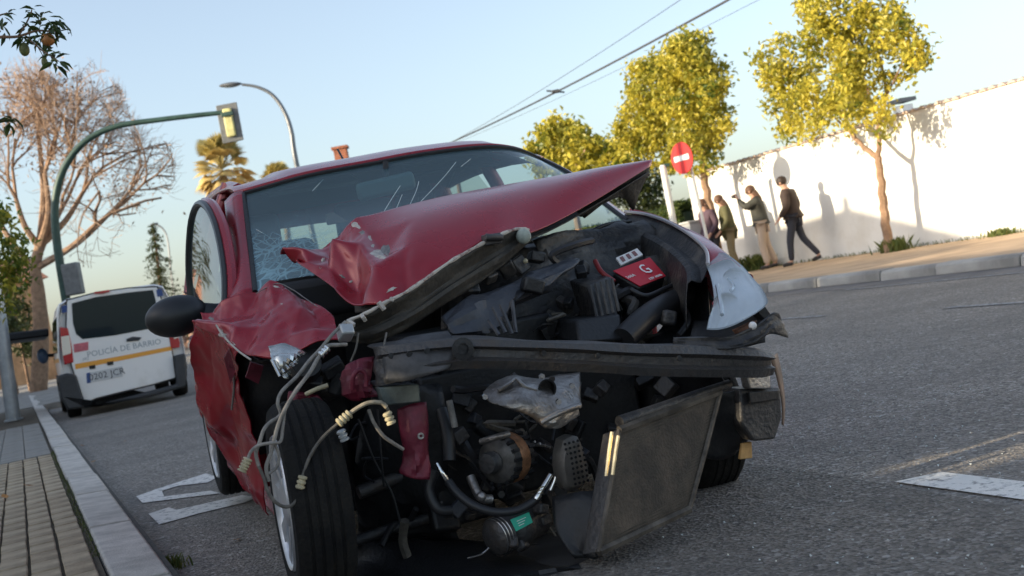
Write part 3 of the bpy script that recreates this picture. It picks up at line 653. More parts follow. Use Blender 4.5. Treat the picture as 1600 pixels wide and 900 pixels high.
# hedge carrying on the wall's line
hd = thing('hedge', 'clipped green hedge running on from the end of the white wall', 'hedge', ST(14.0, 19.6))
mb = MB(); ti = []; r = random.Random(77)
for k in range(26000):
    s = r.choice((13.75, 14.55)) + r.gauss(0, .03); t = 19.6 + 26 * r.random() ** 1.5; z = r.uniform(0, 1.72)
    if r.random() < .35: s = r.uniform(13.75, 14.55); z = 1.72 + r.gauss(0, .05)
    z += .05 * math.sin(t * 2.3)
    leafquad(mb, ti, ST(s, t, z) - hd.location, rand_rot(r), .11, .06, min(1, max(0, r.gauss(.4, .25))))
obj('foliage', mb, M['hedge'], hd, smooth=0, tint=ti)
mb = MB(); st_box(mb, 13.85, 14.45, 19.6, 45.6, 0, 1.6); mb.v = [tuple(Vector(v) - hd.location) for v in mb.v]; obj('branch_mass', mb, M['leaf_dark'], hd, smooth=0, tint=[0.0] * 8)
# weeds at the foot of the wall
def weeds(name, label, pts, seed, hh=0.3, n=260, cat='plant', group=None, kind=None, spread=.12):
    r = random.Random(seed); o0 = pts[0].copy(); mb = MB(); ti = []
    for p in pts:
        for k in range(n):
            q = p + Vector((r.gauss(0, 1) * spread, r.gauss(0, 1) * spread, 0)); L_ = hh * r.uniform(.4, 1.1); a = r.uniform(0, 6.28); le = r.uniform(0, .5)
            d = Vector((math.cos(a) * le, math.sin(a) * le, 1)) * L_; sd_ = Vector((-math.sin(a), math.cos(a), 0)) * L_ * .08
            mb.v += [tuple(q - sd_ - o0), tuple(q + sd_ - o0), tuple(q + d * .6 + sd_ * .8 - o0), tuple(q + d + Vector((math.cos(a), math.sin(a), -.2)) * L_ * .2 - o0)]
            b_ = len(mb.v); mb.f.append((b_ - 4, b_ - 3, b_ - 2, b_ - 1)); ti += [r.random()] * 4
    return tag(obj(name, mb, M['weed'], smooth=0, tint=ti, loc=o0), label, cat if not kind else None, group, kind)
weeds('weed_clump', 'bushy green weeds round the foot of the forked orange tree', [ST(13.3 + dx, 12.15 + dt_, .12) for dx, dt_ in ((.05, -.12), (.1, .12))], 3, .24, 130, spread=.10)
weeds('weed_clump', 'low bright weeds at the wall foot near the right edge of the photo', [ST(13.75, 10.1, .12)], 5, .13, 200, spread=.13)
weeds('weed_clump', 'tall green weeds beside the legs of the person filming', [ST(13.5, 16.35 + k * .2, .12) for k in range(3)], 6, .32, 130)
weeds('weeds', None, [ST(13.83, 8.6 + k * .33, .12) for k in range(26)], 9, .07, 26, kind='stuff', spread=.09)
weeds('moss', None, [ST(-0.215, 0.2 + k * .11, .10) for k in range(60)], 10, .022, 26, kind='stuff', spread=.018)
weeds('weed_clump', 'small green weed growing at the foot of the near kerb stone', [wz(272, 889), wz(266, 884)], 11, .05, 60, spread=.022)
# bare tree with a pinkish haze of twigs
b = ST(0.1, 36.5, .1); r = random.Random(14)
bt = thing('bare_tree', 'tall leafless tree with orange lit twigs beyond the police van', 'tree', b)
def bpx(x, y, dy=0): return wy(x, y, b.y + dy)
trunk = [b - Vector((0, 0, .1)), bpx(64, 520), bpx(60, 460), bpx(55, 420), bpx(62, 385)]
mbT = MB(); mbC = MB(); tw = []
def to_px(p):
    d = p - EYE; z = d.dot(_fw); return 800 + CAM_F * d.dot(_R) / z, 450 - CAM_F * d.dot(_U) / z
def inside(p, k=1.0):
    x, y = to_px(p); return ((x - 85) / (172 * k)) ** 2 + ((y - 262) / (160 * k)) ** 2 < 1 + .25 * math.sin(x * .05) and y < 420
tips = []
def branch(p, d, L_, rad, depth):
    n = 4; pts = [p]; q = p.copy(); dd = d.normalized()
    for i in range(n):
        dd = (dd + Vector((r.gauss(0, .2), r.gauss(0, .2), r.gauss(0.0, .14)))).normalized(); q = q + dd * (L_ / n)
        if not inside(q) and depth > 1: break
        pts.append(q.copy())
    if len(pts) < 2: return
    m = len(pts) - 1
    (mbC if depth >= 3 else mbT).tube([x - b for x in pts], [max(.008, rad * (1 - .5 * i / n)) for i in range(m + 1)], 3 if depth >= 3 else 6, cap=False)
    tips.extend(pts[1:])
    if depth < 5:
        for k in range(3):
            i = r.randint(1, m); nd = (dd + Vector((r.gauss(0, .6), r.gauss(0, .6), r.gauss(.0, .45)))).normalized()
            branch(pts[i], nd, L_ * r.uniform(.6, .85), rad * .56, depth + 1)
mbT.tube([x - b for x in cat_rom(trunk, 5)], [.27 - .006 * i for i in range(21)], 10)
for x, y, dy, L_ in ((95, 330, .3, 2.2), (25, 310, -.4, 2.0), (130, 300, .8, 2.0), (70, 270, -.8, 1.7), (150, 350, -.3, 2.2), (-10, 330, .5, 2.0), (60, 210, .3, 1.3), (110, 230, -.3, 1.5), (175, 330, .2, 1.8)):
    t0_ = trunk[-1] if y < 320 else trunk[-2]; m_ = bpx(x, y, dy); mbT.tube([q - b for q in cat_rom([t0_, t0_.lerp(m_, .5) + Vector((r.uniform(-.2, .2), 0, -.1)), m_], 4)], [.12 - .007 * i for i in range(9)], 7)
    for z in range(2): branch(m_, (m_ - t0_).normalized() + Vector((r.gauss(0, .4), r.gauss(0, .4), .1)), L_, .06, 1)
core_ = trunk[-1]
for k in range(1900):
    p = r.choice(tips) + Vector((r.gauss(0, .14), r.gauss(0, .2), r.gauss(0, .14)))
    d = ((p - core_).normalized() + Vector((r.gauss(0, .5), r.gauss(0, .5), r.gauss(-.05, .4)))).normalized(); L_ = r.uniform(.25, .7)
    if not inside(p + d * L_, 1.1): continue
    mbC.tube([x - b for x in (p, p + d * L_ * .5 + Vector((r.gauss(0, .04), 0, r.gauss(0, .04))), p + d * L_)], [.0065, .0055, .003], 3, cap=False)
obj('trunk', mbT, M['bark_warm'], bt)
obj('twigs', mbC, M['twig'], bt, tint=[.4] * len(mbC.v))
mb = MB(); ti = []
for (cx_, cy_, rp, n) in ((25, 150, 38, 260), (90, 140, 40, 200), (60, 190, 45, 220), (120, 190, 40, 160), (10, 200, 35, 180), (150, 250, 45, 130), (195, 300, 45, 90), (80, 250, 40, 120)):
    for k in range(n):
        p = bpx(cx_ + r.gauss(0, rp * .6), cy_ + r.gauss(0, rp * .5), r.uniform(-1.2, 1.2)); leafquad(mb, ti, p - b, rand_rot(r), .16, .07, r.random())
obj('seed_pods', mb, M['twig'], bt, smooth=0, tint=ti)
# green tree at the left edge
b = ST(-0.9, 12.0, .1)
gt = thing('orange_tree', 'leafy green tree cut by the left edge beside the grey pole', 'tree', b)
obj('trunk', limb_mesh([([b, b + Vector((.05, 0, 1.2)), b + Vector((-.1, .1, 2.2))], .09, .05)], b), M['bark'], gt)
clump_crown('crown', gt, [(wy(x, y, b.y), pr * b.y / CAM_F) for x, y, pr in ((-40, 380, 60), (5, 365, 34), (0, 420, 45), (12, 400, 30), (-50, 440, 60), (10, 460, 34), (-10, 340, 30), (-90, 400, 60), (28, 430, 16), (-40, 330, 40), (-20, 490, 34))], 18, M['leaf'], 8, l=.11, w=.05, bright=.25, spread=.12)
for k_, (x, y, dist, pr) in enumerate(BUSHES):
    c = wy(x, y, dist); b = Vector((c.x, c.y, .1)); bu = thing('shrub', ('dark shrub low behind the grey post', 'tall shrub in front of the ochre house', 'leafy shrub at the left edge under the green tree', 'small shrub left of the bare tree trunk')[k_], 'shrub', b, 0, 'shrubs before the ochre house')
    obj('trunk', limb_mesh([([b, b.lerp(c, .5), c], .06, .03)], b), M['bark'], bu)
    clump_crown('crown', bu, [(c, pr * dist / CAM_F), (c + Vector((.1, 0, -pr * dist / CAM_F * .9)), pr * dist / CAM_F * .9)], 16, M['leaf_dark'], 60 + k_, l=.2, w=.1, spread=.2, bright=.75)
# near orange tree over the left pavement: only twig ends reach into the frame
b = ST(-1.5, 1.5, .1); r = random.Random(6); Y0 = 6.0
nt_ = thing('orange_tree', 'near orange tree whose leafy twig hangs into the upper left corner', 'tree', b)
fork = b + Vector((0.05, 0, 1.5))
paths = [([b, b + Vector((.03, .02, .8)), fork], .09, .07)]
tips = [wy(-40, 60, Y0), wy(-30, 200, Y0), wy(-30, 30, Y0 + .2)]
for tp in tips: paths.append(([fork, fork.lerp(tp, .5) + Vector((-.1, 0, .25)), tp], .04, .012))
for tgt in ((-200, -300), (-400, -250), (-550, 100), (-300, 50)):
    tp = wy(*tgt, Y0); paths.append(([fork, fork.lerp(tp, .5), tp], .05, .015))
paths += [([tips[0], wy(0, 58, Y0), wy(28, 57, Y0), wy(58, 48, Y0), wy(85, 50, Y0)], .009, .004), ([wy(28, 57, Y0), wy(42, 35, Y0), wy(50, 15, Y0)], .005, .003), ([wy(40, 56, Y0), wy(65, 78, Y0), wy(92, 96, Y0)], .005, .003), ([wy(28, 57, Y0), wy(38, 68, Y0)], .003, .002), ([wy(55, 66, Y0), wy(70, 92, Y0)], .003, .002), ([tips[2], wy(-5, 25, Y0), wy(12, 20, Y0)], .006, .003), ([tips[1], wy(-5, 190, Y0), wy(14, 186, Y0)], .006, .003)]
obj('trunk', limb_mesh(paths, b, 6), M['bark'], nt_)
lm = MB(); 
for i, (yy_, ww, zz) in enumerate(((0, .0, 0), (.3, .85, -.06), (.65, .8, -.1), (1, 0, -.3))): lm.v += [(-.5 * ww, yy_, zz + .1 * ww), (0, yy_, zz), (.5 * ww, yy_, zz + .1 * ww)]
lm.f = [(i * 3 + j, i * 3 + j + 1, i * 3 + j + 4, i * 3 + j + 3) for i in range(3) for j in range(2)]
lproto = [obj('leaf', lm, M['leaf_near'], nt_, smooth=180, tint=[tv] * 12) for tv in (.1, .5, .95)]; first = True; nl = 0
def place_leaf(p, l):
    global nl
    o = lproto[nl] if nl < 3 else lproto[r.randrange(3)].copy()
    if nl >= 3: COL.objects.link(o)
    nl += 1
    o.location = p - b; o.rotation_euler = (r.uniform(-1.1, .6), r.uniform(-.8, .8), r.uniform(0, 6.283)); o.scale = (l * .34, l, l)
for cx_, cy_, sx, sy, n in ((50, 20, 9, 8, 12), (45, 40, 8, 10, 8), (75, 38, 13, 9, 20), (95, 48, 10, 10, 14), (68, 55, 10, 8, 12), (55, 55, 12, 6, 8), (92, 96, 9, 7, 9), (78, 84, 8, 7, 8), (4, 24, 8, 7, 6), (5, 46, 6, 6, 6), (8, 188, 14, 9, 16), (35, 62, 6, 5, 4)):
    for k in range(n): place_leaf(wy(cx_ + r.gauss(0, sx * .7), cy_ + r.gauss(0, sy * .7), Y0 + r.gauss(0, .05)), r.uniform(.05, .085))
for x, y, m_, sc in ((38, 77, 'fruit_green', (8, 11)), (70, 98, 'fruit_green', (5, 9)), (75, 62, 'fruit', (11, 10))):
    p = wy(x, y, Y0); k = Y0 / CAM_F; obj('fruit', MB().sphere((0, 0, 0), 1, 14, 9, (sc[0] * k, sc[0] * k, sc[1] * k)), M[m_], nt_, loc=p - b)
clump_crown('crown', nt_, [(wy(x, y, Y0 + dy), .5) for x, y, dy in ((-350, -250, 0), (-500, -100, .4), (-600, -300, -.4), (-330, -450, .3), (-420, 60, .3), (-620, 80, 0))], 14, M['leaf_near'], 19, l=.09, w=.035, spread=.16)
# palms
def palm(px, py, y, rad, label, seed):
    c = wy(px, py, y); b = Vector((c.x - .2, c.y, 0)); root = thing('palm_tree', label, 'tree', b, 0, 'fan palms in the distance')
    obj('trunk', limb_mesh([([b, b + Vector((.1, 0, c.z * .5)), c - Vector((0, 0, .3))], .24, .17)], b), M['palm_bark'], root)
    fm = []
    for tv in (.4, .7, .9, 1.0):
        mb = MB(); ti = []; n = 13; mb.tube([(0, 0, 0), (0, .45, .05), (0, .62, .03)], [.02, .014, .01], 4); ti += [tv] * len(mb.v)
        for k in range(n):
            a = math.radians(-62 + 124 * k / (n - 1)); L_ = .55 * (1 - .25 * abs(k - 6) / 6); d = Vector((math.sin(a), math.cos(a), 0)); s_ = Vector((d.y, -d.x, 0)) * .06
            p0 = Vector((0, .55, .03)); mb.v += [tuple(p0), tuple(p0 + d * L_ * .5 + s_ + Vector((0, 0, .03))), tuple(p0 + d * L_ + Vector((0, 0, -.12))), tuple(p0 + d * L_ * .5 - s_)]
            q = len(mb.v); mb.f.append((q - 4, q - 3, q - 2, q - 1)); ti += [tv] * 4
        fm.append((mb, ti))
    protos = [obj('palm_frond', mb, M['frond'], root, smooth=0, tint=ti) for mb, ti in fm]; r = random.Random(seed)
    for k in range(96):
        el = math.radians(r.uniform(-75, 88)); az = r.uniform(0, 6.283)
        i = 3 if el < -.7 else (2 if el < .0 else (1 if el < .7 else 0)); 
        o = protos[i] if not protos[i].get('u') else protos[i].copy()
        if protos[i].get('u'): COL.objects.link(o)
        protos[i]['u'] = 1
        o.location = c - b + Vector((0, 0, .25 * math.sin(el))); o.rotation_euler = (el, r.uniform(-.4, .4), az); o.scale = (rad * r.uniform(.78, 1.05),) * 3
    for q in [x for x in COL.objects if x.name.startswith('palm_frond') and 'u' in x]: del q['u']
palm(347, 266, 60, 1.55, 'bushy fan palm standing under the traffic signal', 3)
palm(437, 290, 78, 1.3, 'second fan palm with just its top showing over the car roof', 4)
# cedar
c = wy(238, 352, 60); b = Vector((wy(262, 530, 60).x, 60, 0)); rt = thing('cedar_tree', 'pointed green cedar above the roof of the police van', 'tree', b)
axis = [b, b.lerp(c, .5), c]; obj('trunk', limb_mesh([(axis, .16, .02)], b), M['bark'], rt)
mb = MB(); ti = []; r = random.Random(2); H = c.z
for k in range(150):
    f = r.uniform(.22, 1.0); p = b.lerp(c, f); L_ = 1.75 * (1 - f) ** .8 * r.uniform(.6, 1.1) + .1; az = r.uniform(0, 6.283); d = Vector((math.cos(az), math.sin(az), -.22))
    for j in range(int(9 + L_ * 16)):
        u = r.random(); q = p + d * L_ * u + Vector((r.gauss(0, .07), r.gauss(0, .07), -.12 * u * u * L_ + r.gauss(0, .035))); leafquad(mb, ti, q - b, Matrix.Rotation(az + r.gauss(0, .6), 3, 'Z') @ Matrix.Rotation(r.gauss(0, .5), 3, 'X'), .24, .07, r.random())
obj('crown', mb, M['needle'], rt, smooth=0, tint=ti)

# ------------------------------------------------------------------ street furniture
YM = 27.0
b = wy(126, 596, YM); b.z = .12
mast = thing('traffic_light', 'green traffic light mast with an arm reaching over the road', 'traffic light', b)
pth = [b, wy(102, 462, YM), wy(88, 370, YM), wy(87, 310, YM), wy(101, 262, YM), wy(132, 222, YM), wy(180, 198, YM), wy(250, 187, YM), wy(338, 177, YM), wy(362, 176, YM)]
P = cat_rom([p - b for p in pth], 8); n = len(P)
obj('pole', MB().tube(P, [.105 - .06 * (i / (n - 1)) ** .9 for i in range(n)], 12), M['green_pole'], mast)
obj('base_plate', MB().box((0, 0, .01), (.4, .4, .03)), M['green_pole'], mast, smooth=0)
kY = YM / CAM_F
def imgbox(px, py, y, w, hgt, d):                  # upright box facing down the street
    c = wy(px, py, y); return MB().box((0, 0, 0), (w * y / CAM_F, d, hgt * y / CAM_F)), c
bp_, c = imgbox(359, 192, YM, 33, 60, .03); head = obj('signal_head', MB().box((0, .12, 0), (.27, .2, .78)), M['signal'], mast, bevel=.02, loc=c - b)
obj('backboard', bp_, M['signal'], head, bevel=.01)
obj('housing', MB().box((0, -.05, 0), (.2, .075, .62)), M['signal_sunlit'], head, bevel=.03)  # yellow sun reflection on the housing put into its colour
obj('arm_clamp', MB().box((0, -.11, .18), (.26, .05, .09)), M['green_pole'], head, bevel=.01)
for k in (-1, 0, 1): obj('visor', MB().lathe([(.1, 0), (.1, .14)], 16, Matrix.Translation((0, .22, .25 * k)) @ Matrix.Rotation(-math.pi / 2, 4, 'X')), M['black'], head)
bp_, c = imgbox(114, 436, YM, 26, 50, .26); ph = obj('signal_box', bp_, M['signal'], mast, bevel=.03, loc=c - b)
YL = 43.0
b = ST(9.9, to_st(wy(512, 500, YL))[1], .12); YL = b.y; 
lamp = thing('street_lamp', 'tall grey street lamp with a curved arm', 'street lamp', b)
pth = [b, wy(466, 268, YL), wy(455, 205, YL), wy(443, 172, YL), wy(425, 148, YL), wy(402, 136, YL), wy(378, 132, YL)]
P = cat_rom([p - b for p in pth], 8); n = len(P); obj('pole', MB().tube(P, [.10 - .055 * i / (n - 1) for i in range(n)], 10), M['lamp_metal'], lamp)
c = wy(360, 132.5, YL) - b; d = (wy(345, 134, YL) - wy(372, 131, YL)).normalized()
hb = MB().sphere((0, 0, 0), 1, 14, 8, (.40, .15, .085)); lh = obj('lamp_head', hb, M['lamp_metal'], lamp, loc=c); lh.rotation_euler = d.to_track_quat('X', 'Z').to_euler()
obj('diffuser', MB().sphere((0, 0, -.05), 1, 12, 6, (.27, .1, .06)), M['lens'], lh)
YF = 85.0
b = wy(278, 530, YF); b.z = 0
fl = thing('street_lamp', 'faint far street lamp beside the cedar', 'street lamp', b)
pth = [b, wy(268, 430, YF), wy(262, 375, YF), wy(254, 357, YF), wy(244, 351, YF)]; P = cat_rom([p - b for p in pth], 6)
obj('pole', MB().tube(P, .06, 6), M['lamp_metal'], fl); obj('lamp_head', MB().sphere(wy(241, 350, YF) - b, 1, 10, 6, (.3, .14, .08)), M['lamp_metal'], fl)
# grey pole at the left edge and the dark panel behind it
b = ST(-0.55, 15.69, .12); YP = b.y
gp = thing('lamp_post', 'thick grey metal post at the left edge of the photo', 'post', b)
d = (wy(-2, 470, YP) - wy(23, 652, YP)); d = d / d.z
obj('pole', MB().tube([(0, 0, 0), d * 1.5, d * 6.5], [.105, .10, .07], 16), M['galv'], gp)
obj('base_ring', MB().lathe([(.14, 0), (.14, .02), (.112, .03)], 16, cap=True), M['galv'], gp)
b = ST(-1.1, 15.95, .12)
bs = thing('bus_shelter', 'bus shelter with dark roof edge and navy end panel behind the grey post', 'shelter', b, STREET_ROT)
obj('end_panel', MB().box((-.3, 0, 1.0), (1.1, .08, 1.8)), M['navy'], bs, bevel=.02)
bi = (Matrix.Translation(b) @ Matrix.Rotation(STREET_ROT, 4, 'Z')).inverted(); rc = bi @ wy(36, 527, 21.5)
obj('roof', MB().box((rc.x, rc.y, rc.z), (.78, 2.6, .13), Matrix.Rotation(.06, 3, 'Y')), M['black'], bs, bevel=.03)
for q in (-1.1, 1.1): obj('leg', MB().tube([(rc.x - .34, rc.y + q, 0), (rc.x - .34, rc.y + q, rc.z)], .035, 8), M['black'], bs)
# signs on the right
b = on_s(1112, 398, 12.0); b.z = .12; YS = b.y
sg = thing('no_entry_sign', 'round red no entry sign with white bar on a white pole', 'sign', b)
tp = wy(1072, 228, YS) - b; obj('pole', MB().tube([(0, 0, 0), tp * .5, tp], .03, 10), M['white_pole'], sg)
c = wy(1065, 247, YS - .05) - b
MR = Matrix.Translation(c) @ Matrix.Rotation(math.radians(-57), 4, 'Z') @ Matrix.Rotation(math.pi / 2, 4, 'X')
dk = obj('disc', MB().lathe([(.0, .0), (.30, .0), (.305, -.012), (.29, -.02), (.0, -.02)], 40), M['sign_red'], sg); dk.matrix_local = MR
obj('bar', MB().box((0, 0, .006), (.42, .10, .006)), M['sign_white'], dk, smooth=0)
b = on_s(1058, 376, 11.6); b.z = .12; YS = b.y
wp = thing('white_post', 'thick white post with a small bracket left of the no entry sign', 'post', b)
tp = wy(1036, 262, YS) - b; obj('pole', MB().tube([(0, 0, 0), tp * .5, tp], .065, 12), M['white_pole'], wp)
obj('cap', MB().sphere(tp, .067, 12, 8), M['white_pole'], wp)
obj('bracket', MB().box(tp + Vector((.05, -.02, .03)), (.16, .04, .07)), M['green_pole'], wp, bevel=.01)
b = on_s(1090, 395, 12.6); b.z = .12
cb = thing('utility_cabinet', 'pale grey cabinet standing behind the no entry sign pole', 'cabinet', b, STREET_ROT)
zt = wy(1087, 344, b.y).z - .12
obj('body', MB().box((0, 0, zt / 2 - .02), (.34, .34, zt - .04)), M['stone'], cb, bevel=.012)
obj('lid', MB().box((0, 0, zt - .02), (.40, .40, .045)), M['stone'], cb, bevel=.01)
obj('door', MB().box((-.172, 0, zt / 2), (.012, .27, zt - .2)), M['stone'], cb, bevel=.004)
# overhead cables and their poles
A = wy(704, 223, 55); 
def cable(B, rad, label, A_=A, sag=.25):
    P = [A_.lerp(B, k / 24) - Vector((0, 0, sag * 4 * (k / 24) * (1 - k / 24))) for k in range(25)]
    return tag(obj('overhead_cable', MB().tube([p - A_ for p in P], rad, 6), M['cable'], loc=A_), label, 'cable', 'cables over the street')
B1 = A + (wy(1180, -38, 30) - A) * 1.4; B2 = A + (wy(1100, -40, 30) - A) * 1.4
cable(B1, .030, 'thick bundled cable crossing the sky to the upper edge'); cable(B2, .009, 'thin faint cable running above the thick one')
cable(B1 + Vector((.45, 0, -.35)), .006, 'thinnest cable hanging close under the thick one', A + Vector((.0, 0, -.1)))
sp = thing('cable_spacer', 'small dark spacer clamp halfway along the thick cable', 'clamp', A.lerp(wy(1180, -38, 30), .487) - Vector((0, 0, .2)))
obj('clamp', MB().box((0, 0, 0), (.26, .12, .12)), M['cable'], sp, bevel=.02); obj('bolt', MB().tube([(-.3, 0, .08), (.3, 0, -.08)], .03, 6), M['cable'], sp)
for nm, q, lab in (('utility_pole', A, 'wooden utility pole hidden behind the car roof, carrying the far cable ends'), ('utility_pole', B1, 'wooden utility pole behind the white wall carrying the near cable ends')):
    rt = thing(nm, lab, 'pole', (q.x, q.y, 0)); obj('pole', MB().tube([(0, 0, 0), (0, 0, q.z + .02)], [.13, .09], 10), M['bark'], rt); obj('crossarm', MB().box((0, 0, q.z - .06), (.9, .09, .09)), M['bark'], rt, smooth=0)
# litter: dry leaves
lmb = MB(); lmb.v = [(-.5, 0, 0), (-.1, .32, .08), (.35, .22, .05), (.55, 0, .16), (.3, -.25, .1), (-.15, -.3, .03), (0, 0, -.02)]; lmb.f = [(6, i, (i + 1) % 6) for i in range(6)]
lf = None; r = random.Random(9)
spots = [(147, 722, 0, .055), (130, 697, 0, .05), (45, 760, .128, .06), (8, 778, .128, .07), (372, 845, 0, .05), (60, 745, .128, .03), (196, 690, 0, .03), (230, 868, 0, .03)]
labs = ['small orange dry leaf on the asphalt beside the third kerb stone', 'orange dry leaf on the road close behind the police van', 'curled dry leaf in the middle of the brick pavement', 'dry leaf at the left edge of the brick pavement',
        'brown dry leaf on the dark asphalt before the front wheel', 'tiny dry leaf on the bricks next to a curled one', 'tiny leaf scrap on the road near the white lettering', 'leaf scrap lying on the road by the nearest kerb stone']
for (x, y, z, sz), lab in zip(spots, labs):
    o = obj('fallen_leaf', lmb, M['dry_leaf'], smooth=0) if lf is None else lf.copy()
    if lf is not None: COL.objects.link(o)
    lf = lf or o; o.location = wz(x, y, z) + Vector((0, 0, .006)); o.scale = (sz,) * 3; o.rotation_euler = (r.uniform(-.2, .2), r.uniform(-.2, .2), r.uniform(0, 6)); tag(o, lab, 'leaf', 'fallen leaves')
# crumbs of glass and plastic on the road
mb = MB(); r = random.Random(44)
for k in range(240):
    if k < 130: p = wz(r.gauss(1380, 110), r.gauss(640, 45))
    else: p = wz(r.uniform(1000, 1600), r.uniform(620, 890))
    s_ = r.uniform(.002, .006); R_ = rand_rot(r); mb.add([p + Vector((0, 0, s_ * .6)) + R_ @ Vector(q) * s_ for q in ((1, 0, 0), (-.6, .8, 0), (-.5, -.8, 0), (0, 0, 1))], [(0, 1, 2), (0, 1, 3), (1, 2, 3), (2, 0, 3)])
tag(obj('glass_fragments', mb, M['glassbit'], smooth=0), kind='stuff')

# ------------------------------------------------------------------ the wrecked red car (car frame: x back, y to the photo's left, z up)
car = bpy.data.objects.new('wrecked_car', None); COL.objects.link(car)
car.matrix_world = Matrix.Translation(CORG) @ CM.to_4x4()
tag(car, 'crashed dark red hatchback with crushed open front facing the camera', 'car')
def cobj(name, mb, m, parent=None, **kw): return obj(name, mb, m, parent or car, **kw)
def scuff_tint(verts, spots):                                    # wear values round a list of (point, radius, strength)
    out = []
    for v in verts:
        v = Vector(v); t = 0.0
        for c, r_, s_ in spots: t = max(t, s_ * max(0.0, 1 - (v - c).length / r_))
        out.append(t)
    return out
def sheetmetal(name, rows, m, parent=None, nu=6, nv=6, cr=None, spots=(), smooth=32, thick=.004, tintv=None, fade=None):
    D = dense(rows, nu, nv); a = len(D); b = len(D[0]); out = [[p.copy() for p in r_] for r_ in D]
    if cr:
        fns = [(crumple(sd, cell), amp) for sd, cell, amp in cr]
        for i in range(a):
            for j in range(b):
                du = D[i][min(j + 1, b - 1)] - D[i][max(j - 1, 0)]; dv = D[min(i + 1, a - 1)][j] - D[max(i - 1, 0)][j]
                n_ = du.cross(dv)
                if n_.length < 1e-9: continue
                n_.normalize(); u, v = j / (b - 1), i / (a - 1)
                w_ = fade(u, v) if fade else 1.0
                out[i][j] = D[i][j] + n_ * sum(f(u, v) * am for f, am in fns) * w_
    mb = MB(); mb.grid(out)
    return cobj(name, mb, m, parent, smooth=smooth, solid=thick, tint=scuff_tint(mb.v, spots))

# --- bonnet: buckled up, left corner crushed
crest = [(436, 391, .40), (489, 375, .38), (517, 355, .38), (548, 342, .36), (580, 336, .37), (640, 320, .38), (700, 306, .40), (780, 291, .42), (860, 277, .44), (940, 262, .45), (1019, 250, .42)]
lower = [(462, 408, .32), (491, 429, .22), (521, 450, .11), (556, 479, -.04), (606, 470, -.17), (655, 438, -.17), (712, 402, -.12), (772, 369, -.05), (832, 363, .02), (915, 322, .16), (1017, 259, .40)]
C_, Lw = SS(crest), SS(lower); rows = []
for k in range(6):
    v = k / 5; row = []
    for j, (p, q) in enumerate(zip(C_, Lw)):
        x = p.lerp(q, v); bul = math.sin(math.pi * v) * (.035 if j > 4 else .012) * min(1, (q - p).length / .3)
        row.append(x + Vector((-bul * .6, 0, bul)))
    rows.append(row)
def hfade(u, v): return max(0.0, min(1.0, (.60 - u - .10 * (1 - v)) / .16)) * (.35 + .65 * min(1, 4 * min(u + .05, 1)))
sp_ = [(S(588, 392, .24), .055, .75), (S(562, 362, .33), .05, .6), (S(552, 346, .35), .035, .6), (S(502, 408, .28), .03, .5), (S(578, 378, .28), .03, .5), (S(540, 505, -.1), .06, .6), (S(600, 473, -.16), .06, .62), (S(625, 456, -.17), .06, .55)]
HD = dense(rows, 9, 5); US = 0.56; NU = len(HD[0]) - 1; NV = len(HD) - 1
def surf(D_, u, v):
    nu_, nv_ = len(D_[0]) - 1, len(D_) - 1; x, y = u * nu_, v * nv_; i, j = min(int(x), nu_ - 1), min(int(y), nv_ - 1); a, b = x - i, y - j
    p = (D_[j][i] * (1 - a) + D_[j][i + 1] * a) * (1 - b) + (D_[j + 1][i] * (1 - a) + D_[j + 1][i + 1] * a) * b
    n = (D_[j][i + 1] - D_[j][i]).cross(D_[j + 1][i] - D_[j][i]); return p, (n.normalized() if n.length > 1e-9 else Vector((0, 0, 1)))
def faceted(name, D_, seed, n1, a1, n2, a2, uspan, aspect, weight, m, parent=None, spots=(), nu=120, nv=44, soft=1):
    P_, T_ = facets(seed, n1, a1, n2, a2, 1.0, aspect, weight); G = [[0.0] * (nu + 1) for _ in range(nv + 1)]
    for f in T_:                                                     # spread the folded heights over a fine net
        A, B, C = (P_[i] for i in f); d = (B[1] - C[1]) * (A[0] - C[0]) + (C[0] - B[0]) * (A[1] - C[1])
        if abs(d) < 1e-12: continue
        for j in range(max(0, math.floor(min(A[1], B[1], C[1]) * nv)), min(nv, math.ceil(max(A[1], B[1], C[1]) * nv)) + 1):
            for i in range(max(0, math.floor(min(A[0], B[0], C[0]) * nu)), min(nu, math.ceil(max(A[0], B[0], C[0]) * nu)) + 1):
                u, v = i / nu, j / nv; l0 = ((B[1] - C[1]) * (u - C[0]) + (C[0] - B[0]) * (v - C[1])) / d; l1 = ((C[1] - A[1]) * (u - C[0]) + (A[0] - C[0]) * (v - C[1])) / d
                if l0 > -1e-6 and l1 > -1e-6 and l0 + l1 < 1 + 1e-6: G[j][i] = l0 * A[2] + l1 * B[2] + (1 - l0 - l1) * C[2]
    for q in range(soft): G = [[(G[j][max(i - 1, 0)] + G[j][min(i + 1, nu)] + G[max(j - 1, 0)][i] + G[min(j + 1, nv)][i] + 2 * G[j][i]) / 6 for i in range(nu + 1)] for j in range(nv + 1)]
    rows_ = []
    for j in range(nv + 1):
        r_ = []
        for i in range(nu + 1):
            p, n = surf(D_, i / nu, j / nv); w_ = weight(i / nu, j / nv); q = p * 9
            r_.append(p + n * (G[j][i] + w_ * .010 * noise.noise(q) + w_ * .004 * noise.noise(q * 3.1)))
        rows_.append(r_)
    mb = MB(); mb.grid(rows_)
    return cobj(name, mb, m, parent, smooth=180, solid=.004, tint=scuff_tint(mb.v, spots))
hw = lambda u, v: max(0.0, min(1.0, (.27 + .33 * v - u) / .06))
hood = faceted('bonnet', HD, 12, 24, .055, 34, .005, 1.0, .34, hw, M['paint'], spots=sp_, soft=1)
